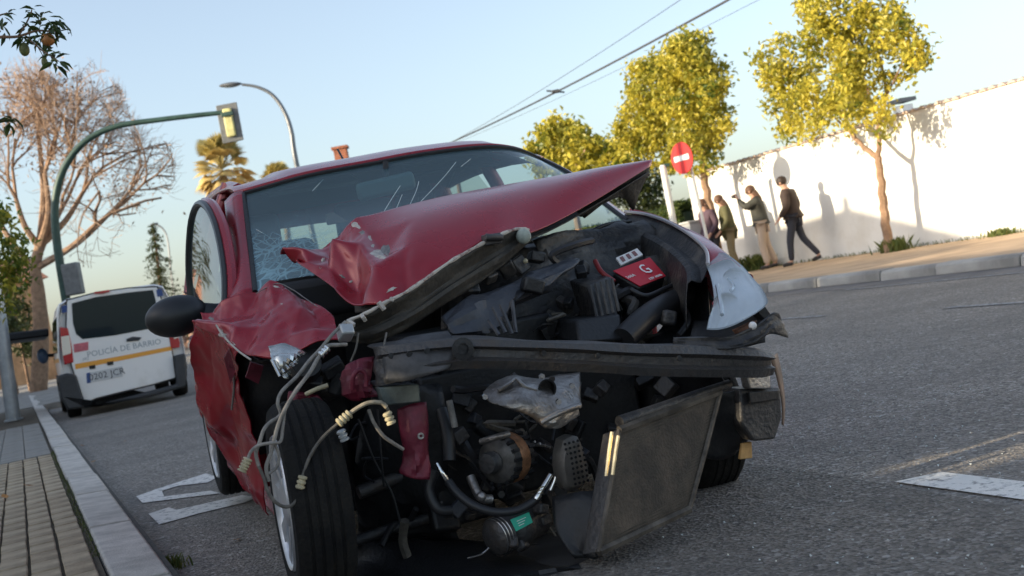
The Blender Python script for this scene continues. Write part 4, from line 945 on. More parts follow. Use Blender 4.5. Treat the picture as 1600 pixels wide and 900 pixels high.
# pale lip where the bonnet skin is folded over its frame
lip = [(545, 503, -.20), (575, 490, -.22), (600, 476, -.22), (640, 455, -.20), (700, 413, -.14), (740, 390, -.10), (772, 373, -.07), (806, 360, -.02), (826, 361, .0)]
fr_low = [(546, 532, -.16), (578, 536, -.17), (622, 519, -.17), (660, 498, -.15), (705, 468, -.11), (745, 442, -.07), (780, 418, -.04), (808, 394, 0.0), (829, 376, .02)]
A_, B_ = SS(lip), SS(fr_low)
frm = sheetmetal('bonnet_frame', [A_, [a.lerp(b, .45) + Vector((.012, 0, 0)) for a, b in zip(A_, B_)], [a.lerp(b, .7) + Vector((-.008, 0, 0)) for a, b in zip(A_, B_)], B_], M['brownblack'], hood, nu=5, nv=4, cr=[(3, .1, .005)], thick=.008, smooth=20)
lm_ = MB(); lm_.tube(cat_rom([p + Vector((-.004, 0, .004)) for p in A_], 5), [.0055 + .0018 * math.sin(i * 1.7) * math.sin(i * .53) for i in range(8 * 5 + 1)], 8)
cobj('bonnet_lip', lm_, mat('chipped_lip', (0.50, 0.46, 0.40), .7, col2=(.16, .06, .06), vscale=30, lo=.5, hi=.65), hood)
st_ = S(818, 369, -.03); mb = MB(); mb.sphere(st_, .026, 14, 9, (.7, 1, 1)); cobj('bonnet_stop', mb, mat('pale_rubber', (.30, .34, .30), .6, var=.2, vscale=50), hood)
mb = MB(); c = S(768, 374, -.08); mb.box(c, (.03, .06, .035)); mb.tube([c + Vector((-.02, -.03, 0)), c + Vector((-.03, .03, .01))], .012, 8); cobj('bonnet_latch', mb, M['steel'], hood, bevel=.004)
# underside of the lifted right corner
tri = [[(1019, 254, .43), (1004, 296, .46), (989, 329, .50)], [(980, 275, .36), (982, 302, .42), (982, 320, .47)], [(940, 303, .26), (955, 306, .36), (972, 306, .44)], [(905, 330, .16), (905, 338, .26), (912, 340, .36)]]
sheetmetal('bonnet_corner', [SS(r_) for r_ in tri], M['brownblack'], hood, nu=4, nv=4, cr=[(8, .3, .012)])
# bonnet inner skin, so that nothing shows through from below
inn = [[p + Vector((.03, 0, -.05)) for p in C_[3:]], [p.lerp(q, .5) + Vector((.05, 0, -.05)) for p, q in zip(C_[3:], Lw[3:])], [p + Vector((.02, 0, -.02)) for p in Lw[3:]]]
sheetmetal('bonnet_inner_skin', inn, M['brownblack'], hood, nu=3, nv=4)

# --- left front wing, crushed: top plate and side plate
top = [[(316, 492, .36), (346, 476, .32), (392, 457, .27), (432, 442, .24), (474, 466, .16), (520, 494, .04)],
       [(310, 501, .32), (346, 500, .22), (395, 498, .15), (442, 492, .08), (484, 503, .01), (526, 512, -.04)],
       [(306, 507, .30), (344, 524, .16), (372, 546, .08), (412, 560, -.02), (446, 548, -.10), (476, 545, -.13)]]
top[2].insert(5, (532, 530, -.16)); top[2] = top[2][:4] + [(468, 546, -.12), (532, 530, -.16)]
wing = faceted('crushed_wing', dense([SS(r_) for r_ in top], 6, 6), 24, 13, .034, 20, .003, 1.0, .5, lambda u, v: .45 + .55 * min(1, 6 * min(u, 1 - u, v, 1 - v)), M['paint'], spots=[(S(345, 520, .17), .06, .62), (S(400, 555, .02), .05, .5), (S(432, 444, .24), .04, .55), (S(478, 468, .15), .05, .58), (S(510, 490, .07), .05, .6)])
side = [[(304, 500, .42), (322, 508, .32), (346, 523, .20), (374, 546, .10)],
        [(299, 548, .50), (324, 560, .42), (356, 572, .30), (372, 585, .26)],
        [(305, 600, .60), (332, 612, .50), (362, 624, .40), (384, 636, .34)],
        [(320, 655, .68), (347, 664, .60), (376, 680, .50), (404, 700, .40)],
        [(350, 710, .74), (374, 728, .65), (396, 746, .56), (413, 768, .46)],
        [(388, 772, .74), (399, 780, .67), (408, 790, .60), (417, 806, .52)]]
faceted('wing_side', dense([SS(r_) for r_ in side], 6, 6), 33, 12, .032, 20, .003, 1.0, 2.2, lambda u, v: .4 + .6 * min(1, 6 * min(u, 1 - u, v, 1 - v)), M['paint'], wing, spots=[(S(360, 690, .56), .05, .5), (S(345, 525, .2), .05, .6)])
# dark liner behind the torn wing
lin = [[(352, 528, .30), (400, 556, .20), (470, 550, .12), (540, 540, .10)], [(362, 580, .36), (400, 590, .30), (470, 600, .26), (545, 600, .26)], [(380, 640, .44), (410, 650, .40), (470, 660, .36), (550, 680, .36)], [(404, 705, .48), (430, 710, .46), (470, 720, .46), (560, 760, .46)]]
cobj_l = sheetmetal('wheel_arch_liner', [SS(r_) for r_ in lin], M['black'], cr=[(9, .2, .03)])

from mathutils.bvhtree import BVHTree
CHIP = [mat('bare_filler', (.42, .39, .35), .75, var=.25, vscale=60), mat('bare_steel', (.22, .21, .20), .5, .4, var=.3, vscale=50)]
def chip(target, x, y, rx, ry, ang, seed, m):
    me = target.data; bv = BVHTree.FromPolygons([v.co.copy() for v in me.vertices], [tuple(p.vertices) for p in me.polygons]); eye = CMI @ (EYE - CORG); r = random.Random(seed)
    ring = []
    for k in range(13):
        a = 6.283 * k / 13; q = r.uniform(.55, 1.15); dx, dy = rx * q * math.cos(a), ry * q * math.sin(a); ca, sa = math.cos(ang), math.sin(ang)
        h_, n_, *_ = bv.ray_cast(eye, (CMI @ ray(x + dx * ca - dy * sa, y + dx * sa + dy * ca)).normalized())
        if h_ is None: continue
        ring.append(h_ + (eye - h_).normalized() * .0035)
    if len(ring) < 5: return
    c = sum(ring, Vector()) / len(ring) + (eye - ring[0]).normalized() * .002; mb = MB(); mb.add([c] + ring, [(0, i, i % len(ring) + 1) for i in range(1, len(ring) + 1)]); cobj('paint_chip', mb, m, target, smooth=0, solid=.001)
for i, (x, y, rx, ry, an, k) in enumerate(((590, 398, 15, 8, .3, 0), (574, 372, 9, 6, .8, 0), (556, 352, 8, 5, .5, 0), (566, 364, 6, 4, 0, 1), (604, 392, 9, 12, .2, 1), (504, 408, 3, 12, .35, 0), (492, 386, 5, 2, -.2, 0), (582, 384, 5, 5, 0, 0), (612, 452, 9, 3, -.5, 0), (535, 432, 6, 2, .6, 1), (548, 440, 3, 2, 0, 0), (470, 384, 12, 1.6, -.25, 0), (521, 354, 12, 1.5, -.55, 0))): chip(hood, x, y, rx, ry, an, i, CHIP[k])
for i, (x, y, rx, ry, an, k) in enumerate(((348, 523, 9, 5, .6, 0), (362, 536, 8, 2, .6, 0), (432, 448, 6, 2, .3, 0), (450, 455, 9, 1.6, .4, 0), (470, 466, 8, 1.8, .5, 0), (330, 498, 7, 3, .3, 1), (415, 500, 4, 1.5, .2, 0), (440, 475, 3, 1.5, 0, 0))): chip(wing, x, y, rx, ry, an, 40 + i, CHIP[k])
tubepx_ = lambda nm, pts, rad, m, par: cobj(nm, MB().tube(cat_rom(SS(pts), 5), rad, 6), m, par)
tubepx_('torn_edge', [(338, 508, .17), (350, 526, .13), (372, 548, .06), (392, 562, .0)], .0032, CHIP[0], wing)
tubepx_('torn_edge', [(400, 459, .24), (432, 443, .22), (456, 452, .18), (478, 467, .13), (500, 482, .08)], .0016, CHIP[1], wing)
tubepx_('torn_edge', [(362, 572, .27), (366, 600, .34), (362, 640, .42)], .004, CHIP[1], wing)
for k_, pts in enumerate(([(358, 545, .14), (368, 580, .2), (360, 600, .25), (350, 560, .2)], [(392, 566, .04), (412, 572, .06), (404, 600, .12), (384, 590, .1)])):
    P = SS(pts); cobj('torn_flap', MB().prism(P, (.006, 0, .003)), M['paint_dull'], wing, smooth=0)
# --- cabin shell
ws = [[(382, 303, 1.28), (480, 276, 1.20), (580, 257, 1.16), (667, 241, 1.16), (755, 231, 1.18), (806, 234, 1.22), (846, 250, 1.27)],
      [(388, 352, 1.05), (485, 330, .96), (590, 305, .92), (680, 290, .92), (775, 275, .95), (846, 266, 1.0), (890, 273, 1.06)],
      [(394, 402, .82), (492, 375, .70), (600, 352, .64), (700, 338, .64), (800, 322, .68), (886, 310, .74), (936, 313, .82)],
      [(400, 456, .58), (500, 428, .46), (620, 402, .40), (740, 386, .40), (850, 368, .46), (930, 352, .52), (978, 345, .58)]]
WS = [SS(r_) for r_ in ws]; D = dense(WS, 6, 6); mb = MB(); mb.grid(D)
ti = []
cl_, cr_ = S(400, 430, .66), S(610, 335, .7)
for v in mb.v:
    v = Vector(v); ti.append(min(1.0, max(0.0, 1.15 - (v - cl_).length / .42) + .45 * max(0, 1 - (v - cr_).length / .13)))
cobj('windscreen', mb, M['windscreen'], smooth=180, tint=ti)
mb = MB()                                                            # long cracks standing in the glass
CRK = mat('crack_white', (.55, .62, .62), .6)
for pts in ([(598, 335, .68), (612, 312, .80), (625, 292, .9)], [(618, 330, .68), (628, 306, .82)], [(640, 322, .67), (650, 300, .82), (654, 285, .92)], [(652, 322, .67), (690, 282, .88), (712, 255, 1.05)], [(488, 300, 1.08), (505, 282, 1.16)], [(400, 360, 1.0), (430, 380, .86), (440, 410, .70)], [(604, 332, .68), (595, 350, .64)], [(720, 262, 1.02), (735, 250, 1.08)]):
    P = SS(pts); P = [p + Vector((-.006, 0, .004)) for p in P]; cobj('glass_crack', MB().tube(cat_rom(P, 4), .0011, 4), CRK)
edge = [r_[0] for r_ in D] ; redge = [r_[-1] for r_ in D]
seal = MB(); seal.tube([p + Vector((-.004, 0, .002)) for p in D[0]], .009, 6); seal.tube([p + Vector((-.003, .004, 0)) for p in edge], .010, 6); seal.tube([p + Vector((-.003, -.004, 0)) for p in redge], .010, 6)
cobj('windscreen_seal', seal, M['black'])
# roof
F0 = [p + Vector((.02, 0, .012)) for p in D[0]]
F0[0] += Vector((.03, .03, -.0)); F0[-1] += Vector((.03, -.03, 0))
rows = [F0]
for dx, dz, ws_ in ((.22, .045, 1.0), (.7, .07, 1.0), (1.3, .05, .99), (1.9, -.03, .95)):
    rows.append([Vector((p.x * .5 + 1.2 * .5 + dx + .03, p.y * ws_, p.z + dz * (1.0 if abs(p.y) < .45 else .75))) for p in F0])
mb = MB(); mb.grid(dense(rows, 1, 4)); roof = cobj('roof', mb, M['paint'], smooth=60, solid=.012, tint=[0.0] * len(mb.v))
mb = MB(); mb.grid([[p + Vector((.02, 0, -.035)) for p in r_] for r_ in dense([F0] + rows[1:], 1, 2)]); cobj('headliner', mb, M['interior'], roof, smooth=60)
mb = MB(); c = Vector((2.9, .05, rows[-1][10].z)); mb.tube([rows[3][18] + Vector((.1, 0, .0)), rows[3][18] + Vector((.32, 0, .16))], .006, 6); cobj('antenna', mb, M['black'], roof)
# pillars
inner = SS([(380, 299, 1.29), (387, 352, 1.06), (393, 402, .83), (399, 458, .58)]); outer = SS([(352, 316, 1.36), (357, 362, 1.12), (359, 412, .88), (357, 478, .62)])
sheetmetal('windscreen_pillar', [inner, [a.lerp(b, .5) + Vector((-.02, 0, .012)) for a, b in zip(inner, outer)], outer], M['paint'], nu=5, nv=4, thick=.01)
io = redge; oo = [p + Vector((.02, -.035 - .02 * (i / len(redge)), -.012)) for i, p in enumerate(redge)]
sheetmetal('windscreen_pillar', [[p + Vector((0, -.006, .004)) for p in io[::3]], [p + Vector((.012, -.02, .002)) for p in io[::3]], oo[::3]], M['paint'], nu=3, nv=3, thick=.01)
# rest of the shell: rear pillars, rear glass, tailgate, side panels, floor, firewall
HW, ZB = .70, .97
def sideshell(sgn):
    y1, y2 = sgn * .80, sgn * .60
    m_ = MB()                                                        # rear quarter with wheel arch
    arch = [(2.46 + .36 * math.cos(math.radians(a)), .30 + .36 * math.sin(math.radians(a))) for a in range(0, 181, 15)]
    poly = [(1.80, .97), (3.15, 1.02), (3.28, .80), (3.27, .40), (2.84, .30)] + arch[1:-1] + [(2.08, .26), (1.80, .26)]
    m_.prism([Vector((x, y1 - sgn * (.05 if z < .35 else 0) - sgn * max(0, x - 2.9) * .18, z)) for x, z in poly][::-1], (0, -sgn * .03, 0))
    q = cobj('rear_quarter_panel', m_, M['paint'], smooth=30, tint=[0.0] * len(m_.v))
    m_ = MB(); m_.prism([Vector((.42, y1, .17)), Vector((2.1, y1, .17)), Vector((2.1, y1 - sgn * .02, .33)), Vector((.42, y1 - sgn * .02, .33))], (0, -sgn * .06, 0)); cobj('sill', m_, M['paint'], smooth=30, bevel=.02, tint=[0.0] * len(m_.v))
    m_ = MB(); 
    for pts, rr in (([(1.95, y1 * .96, .97), (1.92, sgn * .70, 1.25), (1.9, y2, 1.47)], .035), ([(2.75, y1 * .95, 1.0), (2.78, sgn * .70, 1.2), (2.7, y2, 1.46)], .05), ([(1.62, y2 * 1.0, 1.42), (2.0, y2 * 1.0, 1.46), (2.8, y2, 1.46), (3.1, y2 * .95, 1.42)], .03), ([(3.1, y2 * .95, 1.42), (3.28, sgn * .66, 1.0)], .06)): m_.tube(cat_rom(pts, 4), rr, 8)
    cobj('side_frame', m_, M['paint'], smooth=60, tint=[0.0] * len(m_.v))
    m_ = MB(); m_.grid([[Vector((x, y1 * .955, .97)), Vector((x, sgn * .70, 1.22)), Vector((x, y2 * 1.0, 1.39))] for x in (1.98, 2.35, 2.75)]); cobj('side_window', m_, M['dark_glass'] if sgn > 0 else M['clear_glass'], smooth=60)
for sgn in (1, -1): sideshell(sgn)
m_ = MB(); m_.grid([[Vector((3.29, y, .98)), Vector((3.23, y * .95, 1.15)), Vector((3.165, y * .9, 1.29))] for y in (-.62, -.3, 0, .3, .62)]); cobj('rear_window', m_, M['clear_glass'], smooth=60)
m_ = MB(); m_.grid([[Vector((3.168, y * .9, 1.285)), Vector((3.10, y * .87, 1.45))] for y in (-.68, 0, .68)]); cobj('roof_spoiler', m_, M['paint'], smooth=60, solid=.02, tint=[0.0] * 6)
m_ = MB(); m_.box((3.32, 0, .66), (.06, 1.46, .66)); cobj('tailgate', m_, M['paint'], bevel=.02, tint=[0.0] * 8)
m_ = MB(); m_.box((3.38, 0, .40), (.14, 1.56, .26)); cobj('rear_bumper', m_, M['paint'], bevel=.05, tint=[0.0] * 8)
m_ = MB(); m_.box((1.75, 0, .215), (2.8, 1.5, .05)); cobj('floor_pan', m_, M['black'], smooth=0)
m_ = MB(); m_.box((.50, 0, .62), (.05, 1.42, .78)); cobj('firewall', m_, M['black'], smooth=0)
m_ = MB(); m_.prism([(.45, -.72, .86), (.45, -.72, 1.0), (.75, -.72, 1.02), (1.0, -.72, .97), (1.0, -.72, .80)], (0, 1.44, 0)); cobj('dashboard', m_, M['interior'], bevel=.03)
# right front door (far side), with a clear window
m_ = MB(); m_.prism([(.62, -.80, .30), (.60, -.80, .98), (1.80, -.80, .98), (1.80, -.80, .26)], (0, .05, 0)); d_ = cobj('door', m_, M['paint'], bevel=.01, tint=[0.0] * 8)
# seats, wheel, mirrors
def seat(y):
    m_ = MB(); m_.box((1.62, y, .50), (.50, .48, .16)); m_.box((1.95, y, .80), (.14, .46, .56), Matrix.Rotation(.22, 3, 'Y')); s_ = cobj('seat', m_, M['seat'], bevel=.05)
    h_ = MB(); h_.box((2.06, y, 1.10), (.10, .27, .17), Matrix.Rotation(.15, 3, 'Y')); cobj('headrest', h_, M['seat'], s_, bevel=.04)
seat(.36); seat(-.36)
m_ = MB(); m_.box((2.75, 0, .86), (.14, 1.25, .5), Matrix.Rotation(.2, 3, 'Y')); bs_ = cobj('rear_seat', m_, M['seat'], bevel=.05)
for y, w_ in ((-.22, .32), (.42, .34), (-.52, .22)): m_ = MB(); m_.box((2.86, y, 1.22), (.1, w_, .28)); cobj('headrest', m_, M['seat'], bs_, bevel=.03)
m_ = MB(); RW = Matrix.Translation((1.15, -.36, .98)) @ Matrix.Rotation(math.radians(-65), 4, 'Y')
for k in range(28):
    pass
m_.tube([RW @ Vector((.18 * math.cos(2 * math.pi * k / 28), .18 * math.sin(2 * math.pi * k / 28), 0)) for k in range(29)], .014, 8, cap=False); m_.tube([RW @ Vector((0, .17, 0)), RW @ Vector((0, -.17, 0))], .016, 6); m_.sphere(RW @ Vector((0, 0, 0)), .05, 10, 6); cobj('steering_wheel', m_, M['interior'])
c = S(603, 291, 1.10); m_ = MB(); m_.box(c, (.035, .25, .075), Matrix.Rotation(-.1, 3, 'X')); rm = cobj('rear_view_mirror', m_, mat('mirror_back', (.12, .17, .17), .4), bevel=.02)
m_ = MB(); m_.tube([c, c + Vector((.02, -.02, .10))], .012, 8); cobj('mirror_stalk', m_, M['interior'], rm)
for y in (.38, -.36): m_ = MB(); m_.box((1.42, y * .85, 1.385), (.17, .40, .018), Matrix.Rotation(-.25, 3, 'Y')); cobj('sun_visor', m_, mat('visor_grey', (.13, .15, .15), .8) if y > 0 else M['interior'], bevel=.006)
m_ = MB(); P = SS([(508, 335, 1.2), (520, 331, 1.2), (545, 346, 1.2), (512, 352, 1.2)]); m_.prism(P, (.02, 0, 0)); cobj('trim_piece', m_, mat('brown_trim', (.16, .09, .06), .7), bevel=.006)

# --- left front door, sprung open
fo = [(352, 482, .66), (352, 436, .74), (346, 388, .88), (336, 348, 1.03), (322, 322, 1.22), (309, 320, 1.42), (299, 345, 1.60), (295, 395, 1.72), (296, 440, 1.76), (301, 482, 1.76)]
FO = SS(fo); cen = sum(FO, Vector()) / len(FO)
dm = MB(); P = cat_rom(FO, 4); dm.tube(P, .015, 8)
dm.tube([FO[-1], FO[-1].lerp(FO[0], .5), FO[0]], .02, 8)
door = cobj('door', MB().prism([FO[0], FO[-1], FO[-1] + Vector((.0, -.02, -.64)), FO[0] + Vector((.0, -.02, -.66))], (0, -.05, 0)), M['paint'], bevel=.012, tint=[0.0] * 8)
cobj('window_frame', dm, mat('dark_frame', (.02, .022, .022), .35), door)
pf = MB(); pf.tube([p + Vector((-.006, -.024, 0)) for p in cat_rom(FO[0:7], 4)], .021, 8); cobj('frame_edge', pf, M['paint'], door, tint=[0.0] * len(pf.v))
gm_ = MB(); gm_.add([cen + Vector((0, .004, 0))] + [p + Vector((0, 0, 0)) for p in P], [(0, i, i + 1) for i in range(1, len(P))] + [(0, len(P), 1)]); cobj('door_glass', gm_, M['glass'], door, smooth=60)
hd_ = MB(); a = FO[-1].lerp(FO[0], .12) + Vector((0, .02, -.12)); hd_.tube([a, a + Vector((-.06, .02, 0)), a + Vector((-.15, 0, 0))], .012, 8); cobj('handle', hd_, M['paint_dull'], door)
# door mirror
mc = S(276, 494, .72); mm = MB(); mm.sphere((0, 0, 0), 1, 22, 14, (.075, .112, .074))
mir = cobj('door_mirror', mm, mat('mirror_black', (.012, .013, .015), .42), loc=mc); mir.rotation_euler = (math.radians(-4), 0, math.radians(-6))
am = MB(); am.tube([Vector((.01, -.07, -.02)), Vector((.02, -.13, -.03)), Vector((.04, -.21, -.05))], [.055, .045, .04], 10); cobj('mirror_arm', am, M['black'], mir)
gl = MB(); gl.lathe([(0, 0), (.074, .0)], 20, Matrix.Translation((.072, .02, 0)) @ Matrix.Rotation(math.pi / 2, 4, 'Y')); cobj('mirror_glass', gl, M['chrome'], mir)

# --- right wing and lamp
edgeA = [(978, 333, .62), (1010, 337, .50), (1045, 349, .30), (1078, 368, .10), (1104, 392, -.08), (1108, 415, -.16)]
edgeB = [(984, 330, .64), (1020, 338, .50), (1062, 356, .30), (1098, 372, .10), (1130, 394, -.08), (1140, 405, -.14)]
edgeC = [(986, 331, .66), (1026, 341, .52), (1068, 359, .32), (1103, 375, .12), (1138, 401, -.08), (1165, 425, -.2)]
a, b, c = SS(edgeA), SS(edgeB), SS(edgeC); d = [p + Vector((.05, -.05, -.16 * (1, 1, .9, .7, .35, .1)[q])) for q, p in enumerate(c)]; e = [p + Vector((.06, -.06, -.42 * (1, 1, .9, .6, .3, .1)[q])) for q, p in enumerate(c)]
rwing = sheetmetal('front_wing', [a, b, c, d, e], M['paint'], nu=5, nv=4, spots=[(S(1118, 400, -.1), .06, .4)], smooth=50)
m_ = MB(); m_.tube([p + Vector((-.004, .006, .006)) for p in cat_rom(a, 5)], .0065, 6); cobj('wing_edge', m_, mat('edge_highlight', (.45, .42, .42), .35, .4), rwing)
ch_ = [[p + Vector((-.0, .004, -.004)) for p in a], [p + Vector((-.02, .05, -.05)) for p in a], [p + Vector((-.02, .10, -.045)) for p in a], [p + Vector((-.02, .13, -.2)) for p in a]]
sheetmetal('inner_wing', ch_, M['grime'], nu=4, nv=3, smooth=30)
hl = [(1102, 410, -.14), (1118, 397, -.10), (1134, 396, -.12), (1160, 415, -.22), (1178, 435, -.33), (1190, 452, -.42), (1199, 473, -.48), (1194, 482, -.50), (1177, 491, -.52), (1146, 508, -.55), (1124, 515, -.55), (1104, 515, -.53), (1108, 495, -.47), (1114, 472, -.38), (1111, 440, -.25)]
HL = SS(hl); cen = sum(HL, Vector()) / len(HL)
lr = [[(1102, 410, -.14), (1118, 397, -.10), (1134, 396, -.12), (1160, 415, -.22)], [(1112, 440, -.27), (1130, 431, -.29), (1153, 431, -.31), (1179, 437, -.33)], [(1115, 472, -.40), (1136, 465, -.44), (1163, 461, -.45), (1193, 455, -.42)], [(1108, 496, -.48), (1132, 494, -.52), (1164, 486, -.52), (1199, 474, -.48)], [(1104, 515, -.53), (1124, 515, -.555), (1150, 507, -.555), (1181, 490, -.52)]]
LR = dense([SS(q) for q in lr], 7, 7); lens = MB(); lens.grid(LR); bowl = MB()
_in = (cen - CMI @ (EYE - CORG)).normalized(); BR_ = [[cen + (p - cen) * .97 + _in * (.03 + .05 * math.sin(math.pi * jj / (len(q) - 1)) + .008 * abs(math.sin(jj * 1.1))) for jj, p in enumerate(q)] for q in LR]; bowl.grid(BR_)
rim_ = [*LR[0], *[q[-1] for q in LR[1:]], *LR[-1][::-1][1:], *[q[0] for q in LR[::-1]][1:]]; rim2 = [*BR_[0], *[q[-1] for q in BR_[1:]], *BR_[-1][::-1][1:], *[q[0] for q in BR_[::-1]][1:]]
wall_ = MB(); wall_.grid([rim_, rim2])
hlo = cobj('headlamp', bowl, mat('lamp_housing', (.70, .71, .72), .25, .25, var=.08, vscale=8), smooth=60)
cobj('lens', lens, M['lens'], hlo, smooth=180); cobj('lamp_shell', wall_, M['black'], hlo, smooth=40)
for (x, y, xx, rr) in ((1142, 440, -.20, .045), (1128, 482, -.36, .05)):
    p = S(x, y, xx); m_ = MB(); m_.lathe([(rr, -.03), (rr * .98, -.02), (rr * .8, .005), (rr * .3, .03), (.012, .032), (.010, -.0), (0, -.002)], 24, Matrix.Translation(p) @ Matrix.Rotation(math.pi / 2, 4, 'Y')); cobj('reflector', m_, M['chrome'], hlo)
m_ = MB(); m_.lathe([(0, .03), (.012, .03), (.016, .0), (.016, -.03)], 14, Matrix.Translation(S(1142, 440, -.22)) @ Matrix.Rotation(-math.pi / 2, 4, 'Y')); cobj('bulb', m_, M['chrome'], hlo)
tubepx_('lens_highlight', [(1121, 446, -.33), (1124, 462, -.39), (1127, 480, -.46), (1128, 492, -.49)], .007, M['chrome'], hlo)  # chrome strips added to draw the bright highlights inside the lens
tubepx_('lens_highlight', [(1138, 436, -.27), (1146, 446, -.32), (1142, 454, -.36)], .006, M['chrome'], hlo)

# --- front crossbeam (bumper reinforcement)
tp_ = [(584, 545, -.34), (600, 540, -.40), (700, 531, -.50), (800, 533, -.56), (900, 536, -.58), (1000, 541, -.58), (1100, 542, -.56), (1180, 547, -.52), (1207, 552, -.48)]
bt_ = [(588, 602, -.34), (604, 598, -.40), (700, 578, -.50), (800, 576, -.56), (900, 580, -.58), (1000, 586, -.58), (1100, 590, -.56), (1180, 588, -.52), (1207, 583, -.48)]
T_, Bm = SS(tp_), SS(bt_)
beam_rows = []
for f, dx in ((0, .09), (0, 0), (.22, -.012), (.34, .010), (.62, .010), (.74, -.012), (1, 0), (1, .09)):
    beam_rows.append([p.lerp(q, f) + Vector((dx, 0, .004 if f == 0 and dx else 0)) for p, q in zip(T_, Bm)])
beam = sheetmetal('bumper_beam', beam_rows, M['steel'], nu=5, nv=1, cr=[(4, .11, .006)], smooth=25, thick=.006)
c = S(722, 545, -.545); m_ = MB(); m_.lathe([(.016, .0), (.03, .0), (.032, .008), (.016, .010)], 18, Matrix.Translation(c) @ Matrix.Rotation(-math.pi / 2, 4, 'Y')); m_.lathe([(0, .004), (.016, .004)], 18, Matrix.Translation(c) @ Matrix.Rotation(-math.pi / 2, 4, 'Y')); cobj('tow_eye', m_, M['black'], beam)
for x, y, xx in ((668, 548, -.50), (850, 552, -.58), (935, 556, -.60), (1062, 560, -.60), (612, 556, -.43), (640, 553, -.46)):
    m_ = MB(); m_.lathe([(0, .0), (.008, .0), (.009, -.004)], 12, Matrix.Translation(S(x, y, xx + .002)) @ Matrix.Rotation(-math.pi / 2, 4, 'Y')); cobj('bolt_hole', m_, M['black'], beam)
# upper plate of the left beam end
m_ = [[(596, 541, -.36), (640, 528, -.40), (700, 518, -.44)], [(598, 560, -.40), (645, 552, -.46), (715, 545, -.50)], [(600, 598, -.42), (640, 594, -.46), (702, 577, -.51)]]
sheetmetal('beam_end_plate', [SS(r_) for r_ in m_], mat('plate_steel', (.065, .065, .068), .5, .5, var=.3, vscale=20), beam, nu=4, nv=4, cr=[(6, .25, .008)], smooth=25)
m_ = MB(); m_.prism(SS([(592, 606, -.40), (655, 600, -.42), (658, 628, -.42), (600, 634, -.40)]), (.05, 0, 0)); cobj('beam_bracket', m_, mat('green_grey', (.07, .085, .08), .6, .2, var=.4, vscale=20), beam, bevel=.004)
# torn bumper skin on the right
bs1 = [[(1052, 528, -.50), (1100, 527, -.53), (1145, 525, -.55), (1182, 508, -.55), (1206, 490, -.54), (1217, 489, -.53)], [(1052, 536, -.51), (1100, 537, -.54), (1150, 534, -.56), (1186, 519, -.56), (1208, 503, -.55), (1224, 508, -.53)], [(1060, 543, -.52), (1110, 546, -.55), (1150, 543, -.57), (1186, 532, -.57), (1203, 521, -.56), (1229, 528, -.53)]]
skin_ = sheetmetal('bumper_skin', [SS(r_) for r_ in bs1], M['grime'], nu=4, nv=4, cr=[(13, .14, .007)], thick=.006)
m_ = MB(); P = SS([(1150, 516, -.46), (1184, 500, -.46), (1180, 508, -.46), (1158, 524, -.46)]); m_.prism(P, (.03, 0, 0)); cobj('lamp_bracket', m_, mat('rusty_bracket', (.22, .11, .07), .7, var=.3, vscale=20), bevel=.003)
_f = [[(1085, 500, -.16), (1140, 496, -.22), (1192, 474, -.30)], [(1080, 520, -.20), (1140, 516, -.26), (1196, 494, -.32)], [(1075, 548, -.24), (1140, 546, -.30), (1196, 536, -.36)]]
sheetmetal('lamp_mount_panel', [SS(q) for q in _f], M['black'], nu=4, nv=3, cr=[(77, .3, .008)])
m_ = MB(); m_.sphere(S(1176, 509, -.55), .013, 10, 6); cobj('clip', m_, M['white_sticker'])
m_ = MB(); P = SS([(1182, 487, -.44), (1196, 478, -.44), (1206, 492, -.44), (1197, 502, -.44)]); m_.prism(P, (.05, 0, 0)); cobj('black_duct', m_, M['black'], bevel=.004)
# right corner leftovers: foam block, lamp bracket, skin edge, tag
m_ = MB(); P = SS([(1156, 608, -.40), (1220, 606, -.36), (1222, 652, -.36), (1212, 686, -.38), (1178, 690, -.40), (1158, 662, -.40)]); m_.prism(P, (.12, 0, 0)); cobj('corner_box', m_, M['grime'], bevel=.008)
m_ = MB(); P = SS([(1168, 612, -.406), (1214, 609, -.372), (1214, 624, -.372), (1170, 630, -.406)]); m_.prism(P, (-.012, 0, 0)); cobj('corner_slot', m_, M['black'], bevel=.003)
m_ = MB(); P = SS([(1168, 588, -.42), (1202, 582, -.40), (1206, 608, -.40), (1172, 608, -.42)]); m_.prism(P, (.05, 0, 0)); cobj('fog_lamp_bracket', m_, M['cast'], bevel=.005)
m_ = [[(1204, 560, -.36), (1214, 590, -.34), (1222, 630, -.32), (1222, 662, -.30)], [(1214, 552, -.26), (1222, 590, -.22), (1226, 630, -.2), (1224, 665, -.2)]]
sheetmetal('skin_edge', [SS(r_) for r_ in m_], mat('lit_edge', (.20, .13, .09), .7, var=.4, vscale=14), nu=5, nv=2)  # orange-brown light along this edge put into its colour
m_ = MB(); P = SS([(1160, 693, -.33), (1175, 690, -.33), (1176, 716, -.33), (1156, 718, -.33)]); m_.prism(P, (.015, 0, 0)); cobj('orange_reflector', m_, M['orange_tag'], bevel=.003)
m_ = [[(1100, 610, -.36), (1130, 612, -.36), (1158, 612, -.38)], [(1098, 660, -.34), (1130, 665, -.33), (1160, 668, -.34)], [(1096, 715, -.30), (1130, 718, -.28), (1158, 700, -.28)]]
sheetmetal('bumper_duct', [SS(r_) for r_ in m_], M['black'], nu=4, nv=4, cr=[(17, .3, .02)])

